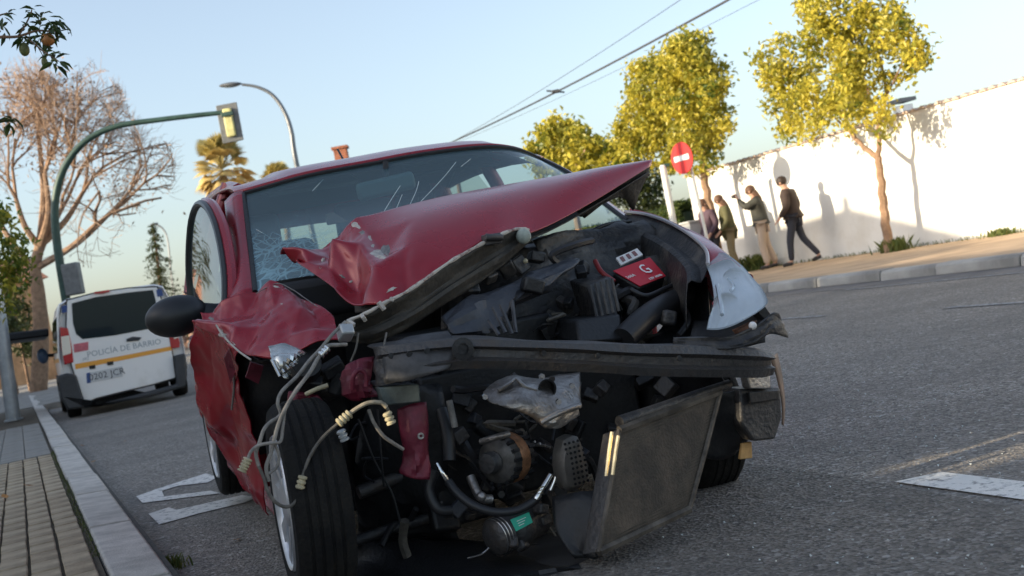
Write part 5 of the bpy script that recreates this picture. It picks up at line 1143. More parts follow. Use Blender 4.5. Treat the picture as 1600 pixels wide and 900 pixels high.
# --- radiator hanging down
TL, TR, BR, BL = SS([(966, 672, -.58), (1124, 612, -.46), (1076, 796, -.52), (934, 863, -.68)])
nrm = (TR - TL).cross(BL - TL).normalized()
if nrm.x > 0: nrm = -nrm
core = MB(); core.prism([TL, TR, BR, BL], -nrm * .028)
rad = cobj('radiator', core, mat('radiator_core', (.042, .034, .026), .75, col2=(.115, .09, .065), vscale=9, lo=.42, hi=.75, bump=.3, bscale=120), bevel=.003)
fins = MB()
for k in range(34):
    f = (k + .5) / 34; a = TL.lerp(BL, f) + nrm * .001; b = TR.lerp(BR, f) + nrm * .001; w_ = (BL - TL).normalized() * .0035
    fins.prism([a - w_, b - w_, b + w_, a + w_], nrm * .0015)
tag(cobj('fins', fins, mat('fin_grey', (.06, .05, .038), .7, .2, var=.5, vscale=14), rad, smooth=0), kind='stuff')
fe = MB(); up = (TL - BL).normalized()
for a, b, rr in ((TL, TR, .012), (BL, BR, .012), (TL, BL, .007), (TR, BR, .008)): fe.tube([a + nrm * .004, a.lerp(b, .5) + nrm * .006, b + nrm * .004], rr, 6)
cobj('edge_frame', fe, mat('frame_dirty', (.11, .095, .078), .6, .4, var=.5, vscale=14), rad)
tk = MB(); a, b = SS([(968, 660, -.56), (1140, 600, -.44)]); tk.tube([a, a.lerp(b, .3), a.lerp(b, .7), b], [.020, .017, .017, .014], 10); cobj('top_tank', tk, M['grime'], rad)
for k in (0, 1):
    ge = MB(); a, b = SS([(956 + k * 10, 675 + k * 6, -.64 - k * .012), (947 + k * 10, 744 - k * 2, -.66 - k * .012)]); ge.tube([a, a.lerp(b, .4) + Vector((-.002, .002, 0)), b], .0055, 6); cobj('bright_strip', ge, M['gold'], rad)
sd_ = MB(); sd_.prism([TL + nrm * -.03, BL + nrm * -.03, BL - nrm * .06 + (BL - BR).normalized() * .012, TL - nrm * .06 + (TL - TR).normalized() * .012], nrm * .03); cobj('side_plate', sd_, M['steel'], rad, bevel=.003)
# tray beside it
m_ = [[(860, 775, -.45), (900, 770, -.5), (945, 765, -.55)], [(870, 830, -.50), (905, 850, -.55), (935, 862, -.62)], [(900, 872, -.55), (930, 872, -.6), (940, 868, -.66)]]
sheetmetal('undertray', [SS(r_) for r_ in m_], M['black'], nu=4, nv=4, cr=[(19, .3, .015)])
m_ = [[(560, 800, .15), (700, 840, .05), (860, 850, -.15)], [(560, 850, .10), (700, 880, .0), (900, 876, -.35)]]
sheetmetal('undertray', [SS(r_) for r_ in m_], M['black'], nu=5, nv=4, cr=[(20, .2, .02)])
_b = [[(545, 848, .10), (640, 838, .05), (760, 850, -.05), (900, 858, -.2)]]
_r1 = SS(_b[0]); _r2 = [S(x, y, z=.075) for x, y in ((540, 880), (640, 890), (760, 896), (905, 886))]; _r3 = [S(x, y, z=.055) for x, y in ((540, 925), (640, 930), (760, 925), (925, 885))]
sheetmetal('undertray', [_r1, _r2, _r3], M['black'], nu=6, nv=6, cr=[(22, .12, .010)], smooth=25)
# --- wheels
def wheel(c, yaw, camber=0, covered=True):
    w_ = MB(); R0, W_ = .295, .168
    MW = Matrix.Rotation(yaw, 4, 'Z') @ Matrix.Rotation(camber, 4, 'X') @ Matrix.Rotation(-math.pi / 2, 4, 'X')
    h = W_ / 2; prof = [(.195, -h * .86), (.215, -h * .98), (.25, -h * 1.04), (.276, -h * .98), (.290, -h * .80)]
    gs = []
    for g_ in (-.52, -.18, .18, .52): gs += [(R0, h * g_ - .006), (R0 - .005, h * g_ - .003), (R0 - .005, h * g_ + .003), (R0, h * g_ + .006)]
    prof += [(R0 - .002, -h * .72)] + gs + [(R0 - .002, h * .72)] + [(a, -b) for a, b in prof[:5]][::-1]
    w_.lathe(prof, 72, MW)
    t_ = obj('wheel', w_, M['rubber'], car, smooth=28, loc=c)
    rimm = MB(); rimm.lathe([(.197, .07), (.203, .078), (.198, .086), (.188, .080), (.180, .066), (.18, -.06)], 48, MW)
    rr_ = obj('rim', rimm, M['rim'], t_, smooth=40)
    dsk = MB(); dsk.lathe([(0, .080), (.05, .080), (.07, .074), (.075, .066)], 32, MW)
    for k in range(9):
        a = 2 * math.pi * k / 9; p0 = MW @ Vector((.06 * math.cos(a), .06 * math.sin(a), .068)); p1 = MW @ Vector((.188 * math.cos(a), .188 * math.sin(a), .078))
        tn = MW.to_3x3() @ Vector((-math.sin(a), math.cos(a), 0)); ax = MW.to_3x3() @ Vector((0, 0, 1))
        dsk.prism([p0 - tn * .012, p1 - tn * .030, p1 + tn * .030, p0 + tn * .012], -ax * .012)
    obj('wheel_cover', dsk, M['rim'], t_, smooth=30)
    hubm = MB(); hubm.lathe([(0, .05), (.17, .05), (.178, -.05)], 32, MW); obj('brake_drum', hubm, M['black'], t_)
    return t_
wheel(S(484, 778, y=.785) * 1.0, math.radians(-2), math.radians(1.5))
for (x, y) in ((2.46, .735), (2.46, -.735)): wheel(Vector((x, y, .285)), 0 if y > 0 else math.pi)
wheel(Vector((.20, -.67, .30)), math.pi)

# --- engine bay
def tubepx(name, pts, rad, m, parent=None, n=10, smooth=6): 
    mb = MB(); mb.tube(cat_rom(SS(pts), smooth), rad, n); return cobj(name, mb, m, parent)
eng = MB()
for c, sz, rz in (((.18, .12, .42), (.42, .52, .44), .05), ((.22, -.22, .40), (.40, .40, .40), -.1), ((.24, .10, .70), (.34, .50, .12), .1), ((.1, .30, .30), (.3, .2, .3), .2)): eng.box(c, sz, Matrix.Rotation(rz, 3, 'Z'))
r = random.Random(5)
for k in range(26): eng.box((r.uniform(-.05, .25), r.uniform(-.35, .42), r.uniform(.18, .72)), (r.uniform(.05, .14), r.uniform(.04, .14), r.uniform(.03, .12)), rand_rot(r))
engine = cobj('engine_block', eng, M['black'], bevel=.012)
# radiator support / air box top: grey-blue crossmember climbing to the right
cm = [[(690, 498, -.18), (730, 466, -.12), (772, 452, -.08), (828, 428, -.02), (892, 400, .06)], [(697, 505, -.22), (740, 478, -.17), (780, 462, -.12), (838, 437, -.06), (905, 410, .02)], [(705, 519, -.24), (752, 516, -.22), (782, 505, -.18), (800, 470, -.12), (862, 442, -.06), (905, 420, .0)][0:5], [(705, 523, -.20), (752, 521, -.18), (782, 512, -.14), (800, 480, -.08), (862, 452, -.02)]]
sheetmetal('slam_panel', [SS(r_) for r_ in cm], M['blueblack'], nu=6, nv=4, cr=[(23, .13, .010), (24, .05, .004)], smooth=22, thick=.012)
for x0, y0, x1, y1, xx in ((770, 480, 790, 520, -.24), (782, 476, 800, 522, -.22), (800, 470, 806, 520, -.2), (764, 500, 780, 524, -.26)): tubepx('panel_rib', [(x0, y0, xx), (x1, y1, xx - .04)], .007, M['blueblack'], n=6)
m_ = MB(); c = S(832, 446, -.12); m_.box(c, (.05, .07, .05), Matrix.Rotation(.4, 3, 'X')); cobj('latch_block', m_, M['black'], bevel=.008)
for i, (x, y, xx) in enumerate(((760, 430, .0), (792, 420, .04), (812, 415, .05), (838, 402, .08), (735, 448, -.04))):
    m_ = MB(); m_.box(S(x, y, xx), (.05, .06, .035), rand_rot(random.Random(i))); cobj('broken_clip', m_, M['grime'], bevel=.006)
m_ = MB(); m_.sphere(S(821, 408, .02), .009, 8, 6); cobj('clip', m_, M['cream'])
# ribbed black air box
m_ = MB(); P = SS([(918, 446, -.02), (956, 432, .02), (968, 500, -.04), (940, 512, -.08)]); m_.prism(P, (.16, 0, .02)); ab = cobj('air_box', m_, M['grime'], bevel=.008)
for k in range(5):
    x = 922 + k * 8.5; P = SS([(x, 446 - k * 2.6, -.035), (x + 11, 496 - k * 2.4, -.075)]); m_ = MB(); m_.tube(P, .0055, 6); cobj('rib', m_, M['grime'], ab)
m_ = MB(); P = SS([(900, 500, -.12), (970, 490, -.10), (975, 532, -.16), (905, 535, -.18)]); m_.prism(P, (.2, 0, 0)); cobj('fuse_box', m_, M['black'], bevel=.01)
tubepx('duct_hose', [(975, 530, -.16), (1000, 505, -.12), (1028, 484, -.06), (1058, 470, .02), (1085, 462, .1)], .042, M['hose'], n=16)
tubepx('duct_hose', [(905, 470, .08), (960, 455, .1), (985, 475, .05), (1000, 520, .0)], .02, M['hose'])
# battery with red label
P = SS([(958, 424, .10), (1015, 403, .16), (1040, 432, .08), (1000, 448, .02)]); bn = (P[1] - P[0]).cross(P[3] - P[0]).normalized()
if bn.z < 0: bn = -bn
m_ = MB(); m_.prism([p - bn * .004 for p in P], -bn * .17); bat = cobj('battery', m_, M['black'], bevel=.008)
m_ = MB(); m_.prism(P, bn * .003); cobj('battery_label', m_, M['red_label'], bat, smooth=0)
P2 = SS([(962, 405, .17), (995, 390, .20), (1004, 400, .17), (970, 416, .14)]); m_ = MB(); m_.prism(P2, bn * .006); cobj('white_sticker', m_, M['white_sticker'], bat, smooth=0)
for k in range(3):
    a = P2[0].lerp(P2[1], .18 + .28 * k) + bn * .007; b = P2[3].lerp(P2[2], .18 + .28 * k) + bn * .007; w_ = (P2[1] - P2[0]) * .07
    m_ = MB(); m_.prism([a - w_ * .9 + (b - a) * .2, a + w_ + (b - a) * .2, b + w_ - (b - a) * .2, b - w_ * .9 - (b - a) * .2], bn * .002); cobj('printed_mark', m_, mat('sticker_print', (.22, .10, .10), .6), bat, smooth=0)
def text_mesh(name, body, size, m, parent, M4, ext=.001, sx=1.0):
    cu = bpy.data.curves.new(name, 'FONT'); cu.body = body; cu.size = size; cu.extrude = ext; cu.align_x = 'CENTER'; cu.align_y = 'CENTER'; cu.resolution_u = 2
    t_ = bpy.data.objects.new(name, cu); COL.objects.link(t_); dg = bpy.context.evaluated_depsgraph_get(); me = bpy.data.meshes.new_from_object(t_.evaluated_get(dg)); bpy.data.objects.remove(t_)
    me.materials.clear(); me.materials.append(m); o = bpy.data.objects.new(name, me); COL.objects.link(o); o.parent = parent; o.matrix_local = M4 @ Matrix.Diagonal((sx, 1, 1, 1)); return o
ux = (P[1] - P[0]).normalized(); uy = bn.cross(ux); c = (P[0] + P[1] + P[2] + P[3]) / 4 + bn * .0045
TM = Matrix((ux, uy, bn)).transposed().to_4x4(); TM.translation = c
text_mesh('lettering', 'G', .075, M['sign_white'], bat, TM @ Matrix.Translation((.022, .006, 0)), sx=.72)
text_mesh('lettering', '12V 44Ah', .016, M['sign_white'], bat, TM @ Matrix.Translation((.02, -.045, 0)))
text_mesh('lettering', '360A', .02, M['white_sticker'], bat, TM @ Matrix.Translation((-.06, .0, 0)))
m_ = MB(); P3 = [p - bn * .006 for p in SS([(1008, 398, .18), (1046, 392, .2), (1072, 428, .1), (1040, 434, .08)])]; m_.prism(P3, -bn * .10); cobj('battery_tray', m_, M['grime'], bevel=.006)
tubepx('battery_cable', [(985, 452, .0), (1010, 462, -.02), (1040, 450, .02), (1062, 440, .06)], .008, M['hose'])
tubepx('battery_cable', [(960, 440, .04), (940, 425, .08), (930, 408, .14)], .009, mat('red_lead', (.22, .02, .02), .5))
# cowl and darkness at the back of the bay
m_ = [[(830, 380, .30), (900, 358, .36), (950, 350, .42), (985, 345, .5)], [(850, 405, .26), (910, 385, .32), (985, 370, .36), (1030, 365, .36)], [(880, 430, .26), (940, 420, .3), (1010, 400, .32), (1080, 400, .22)], [(1000, 480, .2), (1040, 470, .2), (1080, 460, .15), (1112, 470, .0)]]
sheetmetal('scuttle_panel', [SS(r_) for r_ in m_], M['grime'], nu=4, nv=4, cr=[(29, .2, .03)])
m_ = [[(690, 400, .34), (800, 380, .32), (880, 380, .34)], [(690, 470, .26), (800, 450, .24), (900, 430, .26)], [(690, 540, .16), (800, 520, .14), (920, 500, .14)], [(700, 640, .05), (800, 600, .10), (920, 600, .05)]]
sheetmetal('bay_back_panel', [SS(r_) for r_ in m_], M['grime'], nu=4, nv=4, cr=[(30, .2, .04)])
m_ = [[(1040, 440, .2), (1075, 440, .12), (1108, 436, .0)], [(1040, 500, .12), (1075, 505, .02), (1108, 520, -.2)], [(1000, 545, .05), (1060, 545, -.1), (1110, 540, -.3)], [(1000, 640, .05), (1080, 640, -.05), (1150, 640, -.1)], [(1000, 720, .05), (1080, 720, .0), (1140, 700, .0)]]
sheetmetal('inner_wing_panel', [SS(r_) for r_ in m_], M['black'], nu=4, nv=4, cr=[(31, .25, .02)])
tubepx('washer_hose', [(1040, 445, .12), (1060, 470, .02), (1075, 500, -.08), (1060, 525, -.12)], .012, M['hose'])
m_ = MB(); m_.box(S(1066, 420, .12), (.10, .08, .05), Matrix.Rotation(.3, 3, 'X')); cobj('relay_box', m_, M['blueblack'], bevel=.01)
m_ = MB(); m_.sphere(S(1066, 408, .10), .018, 10, 6); cobj('filler_cap', m_, mat('grey_cap', (.25, .26, .27), .5))
m_ = MB(); m_.box(S(1044, 497, -.12), (.05, .05, .05), rand_rot(random.Random(3))); cobj('sensor', m_, M['grime'], bevel=.01)
# wiper
tubepx('wiper', [(905, 372, .42), (945, 352, .45), (985, 346, .50)], .008, M['black'])
m_ = MB(); m_.sphere(S(975, 352, .52), .022, 10, 6); cobj('wiper_pivot', m_, M['steel'])
# clutter of brackets, hoses and wires in the open bay
cr_ = random.Random(91)
for k in range(96):
    x, y = cr_.uniform(700, 1090), cr_.uniform(400, 540) if k % 2 else cr_.uniform(595, 820)
    if y < 470 and x < 830 + (470 - y): x = cr_.uniform(900, 1080)
    if 930 < x < 1085 and y < 460: continue
    p = S(x, y, cr_.uniform(.02, .16) if y < 560 else cr_.uniform(-.14, .02)); mb = MB(); mb.box((0, 0, 0), (cr_.uniform(.02, .06), cr_.uniform(.015, .07), cr_.uniform(.012, .05)), rand_rot(cr_)); cobj('bracket', mb, cr_.choice((M['grime'], M['steel'], M['blueblack'], M['black'])), bevel=.004, loc=p)
for k in range(40):
    low = k >= 18
    x, y = (cr_.uniform(570, 900), cr_.uniform(600, 830)) if low else (cr_.uniform(860, 1090), cr_.uniform(400, 530)); xx = cr_.uniform(-.14, -.02) if low else cr_.uniform(.0, .12); pts = [(x, y, xx)]
    if 930 < x < 1085 and y < 470: continue
    for q in range(3): x += cr_.uniform(-45, 45); y += cr_.uniform(-10, 45) if low else cr_.uniform(-25, 25); pts.append((x, y, xx + cr_.uniform(-.05, .05)))
    tubepx('hose' if k % 3 == 0 else 'wire', pts, cr_.choice((.003, .004, .006)) if k % 3 else cr_.uniform(.009, .016), cr_.choice((M['hose'], M['hose'], M['loom_dark'], M['grime'], M['steel'])), n=6)
# cast cover / manifold
cast = [[(755, 612, -.30), (778, 596, -.28), (805, 588, -.26), (840, 592, -.26), (872, 588, -.24), (905, 585, -.22)], [(756, 620, -.33), (785, 606, -.33), (815, 600, -.33), (845, 606, -.32), (876, 606, -.31), (907, 606, -.28)], [(775, 632, -.36), (800, 634, -.38), (825, 628, -.39), (855, 632, -.38), (884, 628, -.36), (907, 628, -.33)], [(810, 640, -.37), (828, 646, -.39), (846, 655, -.40), (866, 656, -.40), (888, 645, -.38), (905, 638, -.35)], [(836, 652, -.36), (848, 662, -.37), (856, 668, -.38), (870, 668, -.38), (890, 656, -.36), (904, 648, -.34)]]
cst = sheetmetal('exhaust_shield', [SS(r_) for r_ in cast], M['cast'], nu=6, nv=5, cr=[(41, .2, .007), (42, .08, .003)], smooth=30)
tubepx('shield_rib', [(846, 660, -.40), (868, 648, -.41), (892, 638, -.38), (906, 634, -.36)], .009, M['cast'], cst)
tubepx('shield_rib', [(778, 610, -.34), (795, 600, -.34), (806, 592, -.33), (820, 604, -.35), (838, 610, -.35)], .007, M['cast'], cst)
for x, y, xx in ((757, 620, -.34), (846, 588, -.3), (872, 628, -.385), (862, 592, -.3), (893, 603, -.32)):
    m_ = MB(); m_.lathe([(0, .008), (.009, .008), (.010, 0)], 6, Matrix.Translation(S(x, y, xx)) @ Matrix.Rotation(-math.pi / 2, 4, 'Y')); cobj('bolt', m_, M['chrome'] if x != 862 else M['steel'], cst, smooth=0)
m_ = MB(); m_.lathe([(0, -.01), (.022, -.01), (.024, .012), (.03, .012)], 18, Matrix.Translation(S(853, 607, -.335)) @ Matrix.Rotation(-math.pi / 2, 4, 'Y')); cobj('port_hole', m_, M['black'], cst)
# perforated shield
pc = SS([(880, 688, -.36), (902, 682, -.36), (916, 720, -.34), (918, 748, -.34), (900, 766, -.36), (882, 764, -.38), (874, 722, -.38)]); cen = sum(pc, Vector()) / 7
m_ = MB(); rg = cat_rom(pc + [pc[0]], 3)[:-1]; m_.grid([[p + Vector((.06, 0, 0)) for p in rg + rg[:1]], list(rg + rg[:1]), [cen.lerp(p, .8) + Vector((-.018, 0, 0)) for p in rg + rg[:1]], [cen + Vector((-.024, 0, 0))] * (len(rg) + 1)])
ps = cobj('perforated_shield', m_, mat('shield_grey', (.17, .16, .145), .5, .5, var=.2, vscale=20))
ho = MB()
for i in range(5):
    for j in range(9):
        x = 883 + i * 6.5 + j * 1.2; y = 694 + j * 8 - i * 1.8
        ho.lathe([(0, .0012), (.0042, .0012), (.0046, 0)], 8, Matrix.Translation(S(x, y, -.392 + .004 * abs(i - 2))) @ Matrix.Rotation(-math.pi / 2, 4, 'Y'))
tag(cobj('punched_holes', ho, M['black'], ps, smooth=0), kind='stuff')
# alternator
ac = S(790, 716, -.25); ax = Vector((-.55, .80, .05)).normalized(); q = ax.to_track_quat('Z', 'Y').to_matrix().to_4x4(); MA = Matrix.Translation(ac) @ q
m_ = MB(); m_.lathe([(0, -.075), (.05, -.075), (.068, -.06), (.075, -.03), (.075, .02), (.070, .045), (.05, .06), (0, .062)], 32, MA); alt = cobj('alternator', m_, mat('alternator_body', (.10, .095, .09), .5, .5, var=.4, vscale=30))
m_ = MB(); m_.lathe([(.0765, -.028), (.079, -.022), (.079, .012), (.0765, .018)], 32, MA); cobj('stator', m_, M['copper'], alt)
for k in range(16):
    a = 2 * math.pi * k / 16
    for zz, ln in ((-.045, .030), (.034, .028)):
        p = MA @ Vector((.0735 * math.cos(a), .0735 * math.sin(a), zz)); m_ = MB(); m_.box((0, 0, 0), (.012, .011, ln), (MA.to_3x3() @ Matrix.Rotation(a, 3, 'Z'))); cobj('vent_slot', m_, M['black'], alt, smooth=0, loc=p)
m_ = MB(); m_.lathe([(0, .10), (.018, .10), (.030, .097), (.034, .085), (.029, .080), (.033, .075), (.029, .070), (.034, .066), (.034, .06), (0, .06)], 28, MA); cobj('pulley', m_, M['steel'], alt)
tubepx('alternator_bracket', [(752, 690, -.30), (772, 684, -.34), (795, 678, -.33)], .010, M['cast'])
tubepx('alternator_bracket', [(735, 745, -.26), (750, 776, -.30), (768, 780, -.30)], .014, M['cast'])
m_ = MB(); m_.sphere(S(752, 776, -.33), .016, 10, 6); cobj('bolt_head', m_, M['cast'])
for k in range(4): tubepx('cooling_rib', [(822 + k * 7, 700 - k * 2, -.20), (836 + k * 8, 690 + k * 3, -.24)], .004, M['cast'], n=6)
# big arc hose with fittings
tubepx('coolant_hose', [(700, 752, -.33), (716, 772, -.36), (740, 790, -.39), (772, 800, -.41), (806, 798, -.42), (830, 786, -.42), (842, 775, -.42)], .013, M['hose'], n=12)
tubepx('hose_fitting', [(682, 724, -.32), (690, 738, -.33), (700, 752, -.33)], [.007] * 6 + [.008] * 6 + [.012], M['chrome'])
tubepx('hose_fitting', [(838, 780, -.43), (848, 762, -.43), (860, 742, -.42)], [.010] * 3 + [.008] * 10, M['chrome'])
tubepx('hose_fitting', [(860, 766, -.42), (866, 752, -.42), (868, 745, -.42)], .006, M['chrome'])
for k in range(4): m_ = MB(); m_.lathe([(.008, -.002), (.0115, 0), (.008, .002)], 12, Matrix.Translation(S(841 + k * 2, 777 - k * 5, -.43)) @ Matrix.Rotation(.5, 4, 'Y')); cobj('crimp', m_, M['cream'])
tubepx('dark_hose', [(680, 735, -.28), (670, 765, -.28), (684, 795, -.3), (705, 798, -.3)], .016, M['hose'])
tubepx('dark_hose', [(690, 640, -.2), (700, 680, -.24), (702, 720, -.26)], .020, M['hose'])
tubepx('dipstick_tube', [(702, 626, -.24), (706, 645, -.25), (711, 668, -.26)], .010, M['loom'])
# compressor
cc = S(812, 822, -.34); ax2 = Vector((-.35, .93, -.08)).normalized(); MC = Matrix.Translation(cc) @ ax2.to_track_quat('Z', 'Y').to_matrix().to_4x4()
m_ = MB(); m_.lathe([(0, -.09), (.045, -.09), (.055, -.07), (.055, -.02), (.06, -.01), (.06, .03), (.045, .05), (0, .05)], 28, MC); comp = cobj('compressor', m_, M['steel'])
m_ = MB(); m_.lathe([(0, .115), (.03, .115), (.052, .105), (.056, .098), (.051, .092), (.056, .086), (.051, .08), (.056, .074), (.051, .068), (.056, .06), (.03, .05)], 32, MC); cobj('pulley', m_, M['steel'], comp)
for zz in (.098, .086, .074): m_ = MB(); m_.lathe([(.0565, zz - .0015), (.058, zz), (.0565, zz + .0015)], 32, MC); cobj('pulley_ring', m_, mat('ring_bright', (.4, .4, .4), .3, .9), comp)
P = SS([(797, 812, -.415), (826, 800, -.405), (832, 816, -.405), (806, 830, -.415)]); m_ = MB(); m_.prism(P, (-.003, 0, 0)); cobj('green_label', m_, M['green_label'], comp, smooth=0)
for k in range(3): 
    a = P[0].lerp(P[3], .3 + .2 * k) + Vector((-.0045, 0, 0)); b = P[1].lerp(P[2], .3 + .2 * k) + Vector((-.0045, 0, 0)); m_ = MB(); m_.tube([a.lerp(b, .25), a.lerp(b, .75 - .1 * k)], .0012, 4); cobj('label_line', m_, M['sign_white'], comp)
for x, y, xx in ((845, 795, -.38), (850, 812, -.36), (800, 848, -.40), (815, 852, -.38)): m_ = MB(); m_.box(S(x, y, xx), (.04, .035, .03), rand_rot(random.Random(x))); cobj('housing_lug', m_, M['steel'], comp, bevel=.006)
tubepx('loose_wire', [(730, 872, -.45), (752, 866, -.46), (764, 856, -.46)], .0022, M['chrome'], n=5)
# crumpled left chassis leg and its red bracket
m_ = [[(622, 640, -.36), (640, 632, -.38), (664, 628, -.38)], [(628, 680, -.36), (646, 676, -.39), (668, 680, -.38)], [(632, 715, -.36), (650, 720, -.40), (670, 712, -.38)], [(626, 738, -.36), (646, 748, -.40), (668, 748, -.38)]]
sheetmetal('chassis_bracket', [SS(r_) for r_ in m_], M['paint_dull'], nu=5, nv=5, cr=[(51, .3, .012)], thick=.012)
m_ = MB(); m_.lathe([(.004, .0), (.009, .0), (.010, .004), (.004, .004)], 12, Matrix.Translation(S(657, 681, -.40)) @ Matrix.Rotation(-math.pi / 2, 4, 'Y')); cobj('bolt', m_, M['cast'])
m_ = [[(540, 572, -.26), (556, 560, -.28), (582, 560, -.28)], [(538, 598, -.26), (558, 592, -.32), (584, 596, -.30)], [(548, 622, -.26), (566, 626, -.30), (588, 616, -.28)]]
sheetmetal('tow_hook_mount', [SS(r_) for r_ in m_], M['paint_dull'], nu=5, nv=4, cr=[(52, .25, .02)], thick=.005, smooth=15)
tubepx('tow_hook', [(550, 608, -.33), (552, 588, -.34), (562, 578, -.34), (572, 586, -.34), (572, 604, -.34)], .007, M['paint_dull'])
m_ = [[(590, 600, -.05), (640, 600, -.1), (690, 600, -.1)], [(560, 680, .0), (630, 690, -.05), (700, 690, -.1)], [(555, 760, .05), (630, 780, .0), (700, 790, -.05)], [(560, 830, .1), (640, 840, .05), (720, 850, .0)]]
sheetmetal('inner_panel', [SS(r_) for r_ in m_], M['black'], nu=4, nv=4, cr=[(61, .2, .03)])
tubepx('drive_shaft', [(560, 770, -.02), (640, 740, .0), (720, 720, .0)], .022, M['steel'])
tubepx('lower_arm', [(548, 848, -.02), (600, 830, .0), (700, 800, .0)], .018, M['grime'])
tubepx('thin_cable', [(560, 655, -.2), (585, 720, -.2), (612, 770, -.2), (625, 815, -.2)], .004, M['hose'], n=6)
tubepx('thin_cable', [(590, 640, -.22), (596, 720, -.22), (600, 760, -.2)], .004, M['hose'], n=6)
# smashed left headlamp
rows = [[(421, 545, -.14), (440, 541, -.16), (462, 545, -.18), (480, 551, -.18)], [(422, 556, -.20), (438, 556, -.23), (455, 560, -.23), (466, 560, -.2)], [(428, 568, -.22), (438, 574, -.25), (449, 576, -.24), (458, 570, -.2)], [(438, 584, -.22), (442, 590, -.24), (447, 590, -.23), (452, 582, -.2)]]
bl = sheetmetal('smashed_headlamp', [SS(r_) for r_ in rows], mat('lamp_silver', (.55, .56, .54), .22, .85, var=.15, vscale=30), nu=4, nv=4, cr=[(71, .2, .012)], smooth=25)
for k in range(3): tubepx('reflector_flute', [(424 + k * 8, 562 + k * 1, -.235), (437 + k * 7, 588 - k * 6, -.255)], .004, M['chrome'], bl, n=6)
m_ = MB(); m_.lathe([(.0, .03), (.045, .02), (.05, -.03), (.02, -.05)], 20, Matrix.Translation(S(478, 570, -.10)) @ Matrix.Rotation(-1.2, 4, 'Y')); cobj('lamp_socket', m_, M['black'], bl)
for k, (x, y) in enumerate(((486, 600), (470, 622), (500, 586), (520, 575), (490, 635), (510, 610), (530, 600))):
    m_ = MB(); m_.box(S(x, y, -.05 + .02 * (k % 3)), (.05, .07, .04), rand_rot(random.Random(k + 9))); cobj('broken_piece', m_, (M['black'], M['paint_dull'], M['grime'])[k % 3], bevel=.006)
tubepx('broken_strip', [(478, 616, -.2), (495, 608, -.22), (512, 602, -.22)], .007, M['cream'])
# hanging wire looms
def loom(pts, rad, m): return tubepx('wire_loom', pts, rad * .74, m, n=8, smooth=7)
loom([(540, 503, -.30), (520, 522, -.32), (500, 546, -.34), (482, 565, -.36), (464, 588, -.38), (440, 612, -.39), (434, 630, -.40), (438, 648, -.40), (422, 660, -.40), (412, 672, -.41), (406, 690, -.41), (400, 708, -.41), (404, 728, -.41)], .0072, M['loom'])
loom([(541, 538, -.32), (528, 539, -.34), (512, 541, -.36), (498, 558, -.38), (484, 582, -.40), (466, 606, -.41), (448, 634, -.42), (436, 660, -.42), (428, 688, -.42), (424, 706, -.42), (416, 730, -.42), (420, 752, -.42)], .0078, M['loom'])
loom([(478, 590, -.37), (460, 612, -.40), (446, 640, -.41), (442, 668, -.42), (438, 690, -.42), (424, 692, -.43), (404, 696, -.43), (392, 706, -.43), (386, 722, -.43)], .0062, M['loom'])
loom([(404, 728, -.41), (412, 746, -.42), (418, 766, -.43), (430, 784, -.44), (446, 792, -.44), (460, 786, -.44), (468, 766, -.44), (474, 740, -.43), (486, 710, -.42), (504, 684, -.42), (528, 662, -.43), (552, 642, -.44), (574, 630, -.45), (594, 629, -.45), (606, 640, -.45), (611, 656, -.45)], .0066, M['loom_dark'])
loom([(528, 662, -.44), (552, 642, -.45), (574, 630, -.46), (594, 629, -.46), (604, 636, -.46)], .0085, mat('tan_loom', (.30, .26, .19), .6, var=.35, vscale=40))
loom([(576, 640, -.44), (584, 660, -.44), (598, 680, -.43), (614, 692, -.42), (630, 702, -.40)], .007, M['loom'])
loom([(430, 694, -.42), (436, 712, -.42), (432, 730, -.42), (420, 740, -.42)], .006, M['loom'])
loom([(560, 520, -.3), (556, 545, -.32), (548, 565, -.32)], .004, M['loom_dark']); loom([(604, 520, -.36), (600, 545, -.4), (610, 552, -.42)], .004, M['loom_dark'])
def ribs(x0, y0, x1, y1, xx, n, rad, m):                            # corrugated connector boots
    a, b = SS([(x0, y0, xx), (x1, y1, xx)]); q = (b - a).normalized().to_track_quat('Z', 'Y').to_matrix().to_4x4()
    m_ = MB(); pr = []
    L_ = (b - a).length
    for k in range(n): z0 = L_ * k / n; pr += [(rad * .72, z0), (rad, z0 + L_ / n * .25), (rad, z0 + L_ / n * .65), (rad * .72, z0 + L_ / n * .8)]
    m_.lathe(pr, 14, Matrix.Translation(a) @ q, cap=True); cobj('connector_boot', m_, m)
ribs(388, 716, 377, 738, -.435, 5, .013, M['cream']); ribs(528, 662, 548, 645, -.445, 4, .014, M['cream']); ribs(468, 764, 474, 742, -.445, 3, .013, M['cream']); ribs(604, 644, 613, 664, -.455, 3, .014, M['cream'])
ribs(500, 556, 514, 542, -.375, 3, .012, M['chrome']); ribs(532, 672, 540, 690, -.40, 3, .014, M['galv'])
m_ = MB(); m_.box(S(540, 520, -.31), (.04, .035, .05), rand_rot(random.Random(4))); cobj('lip_flap', m_, M['galv'], bevel=.006)
for k, (x, y, w_) in enumerate(((548, 505, .030), (568, 497, .022), (596, 478, .03), (612, 468, .02), (533, 512, .02))):
    m_ = MB(); m_.box(S(x, y, -.235), (.012, w_, .014), rand_rot(random.Random(k))); cobj('paint_flake', m_, mat('flake_white', (.42, .39, .35), .7, var=.3, vscale=60) if k == 0 else bpy.data.materials['flake_white'], bevel=.002)

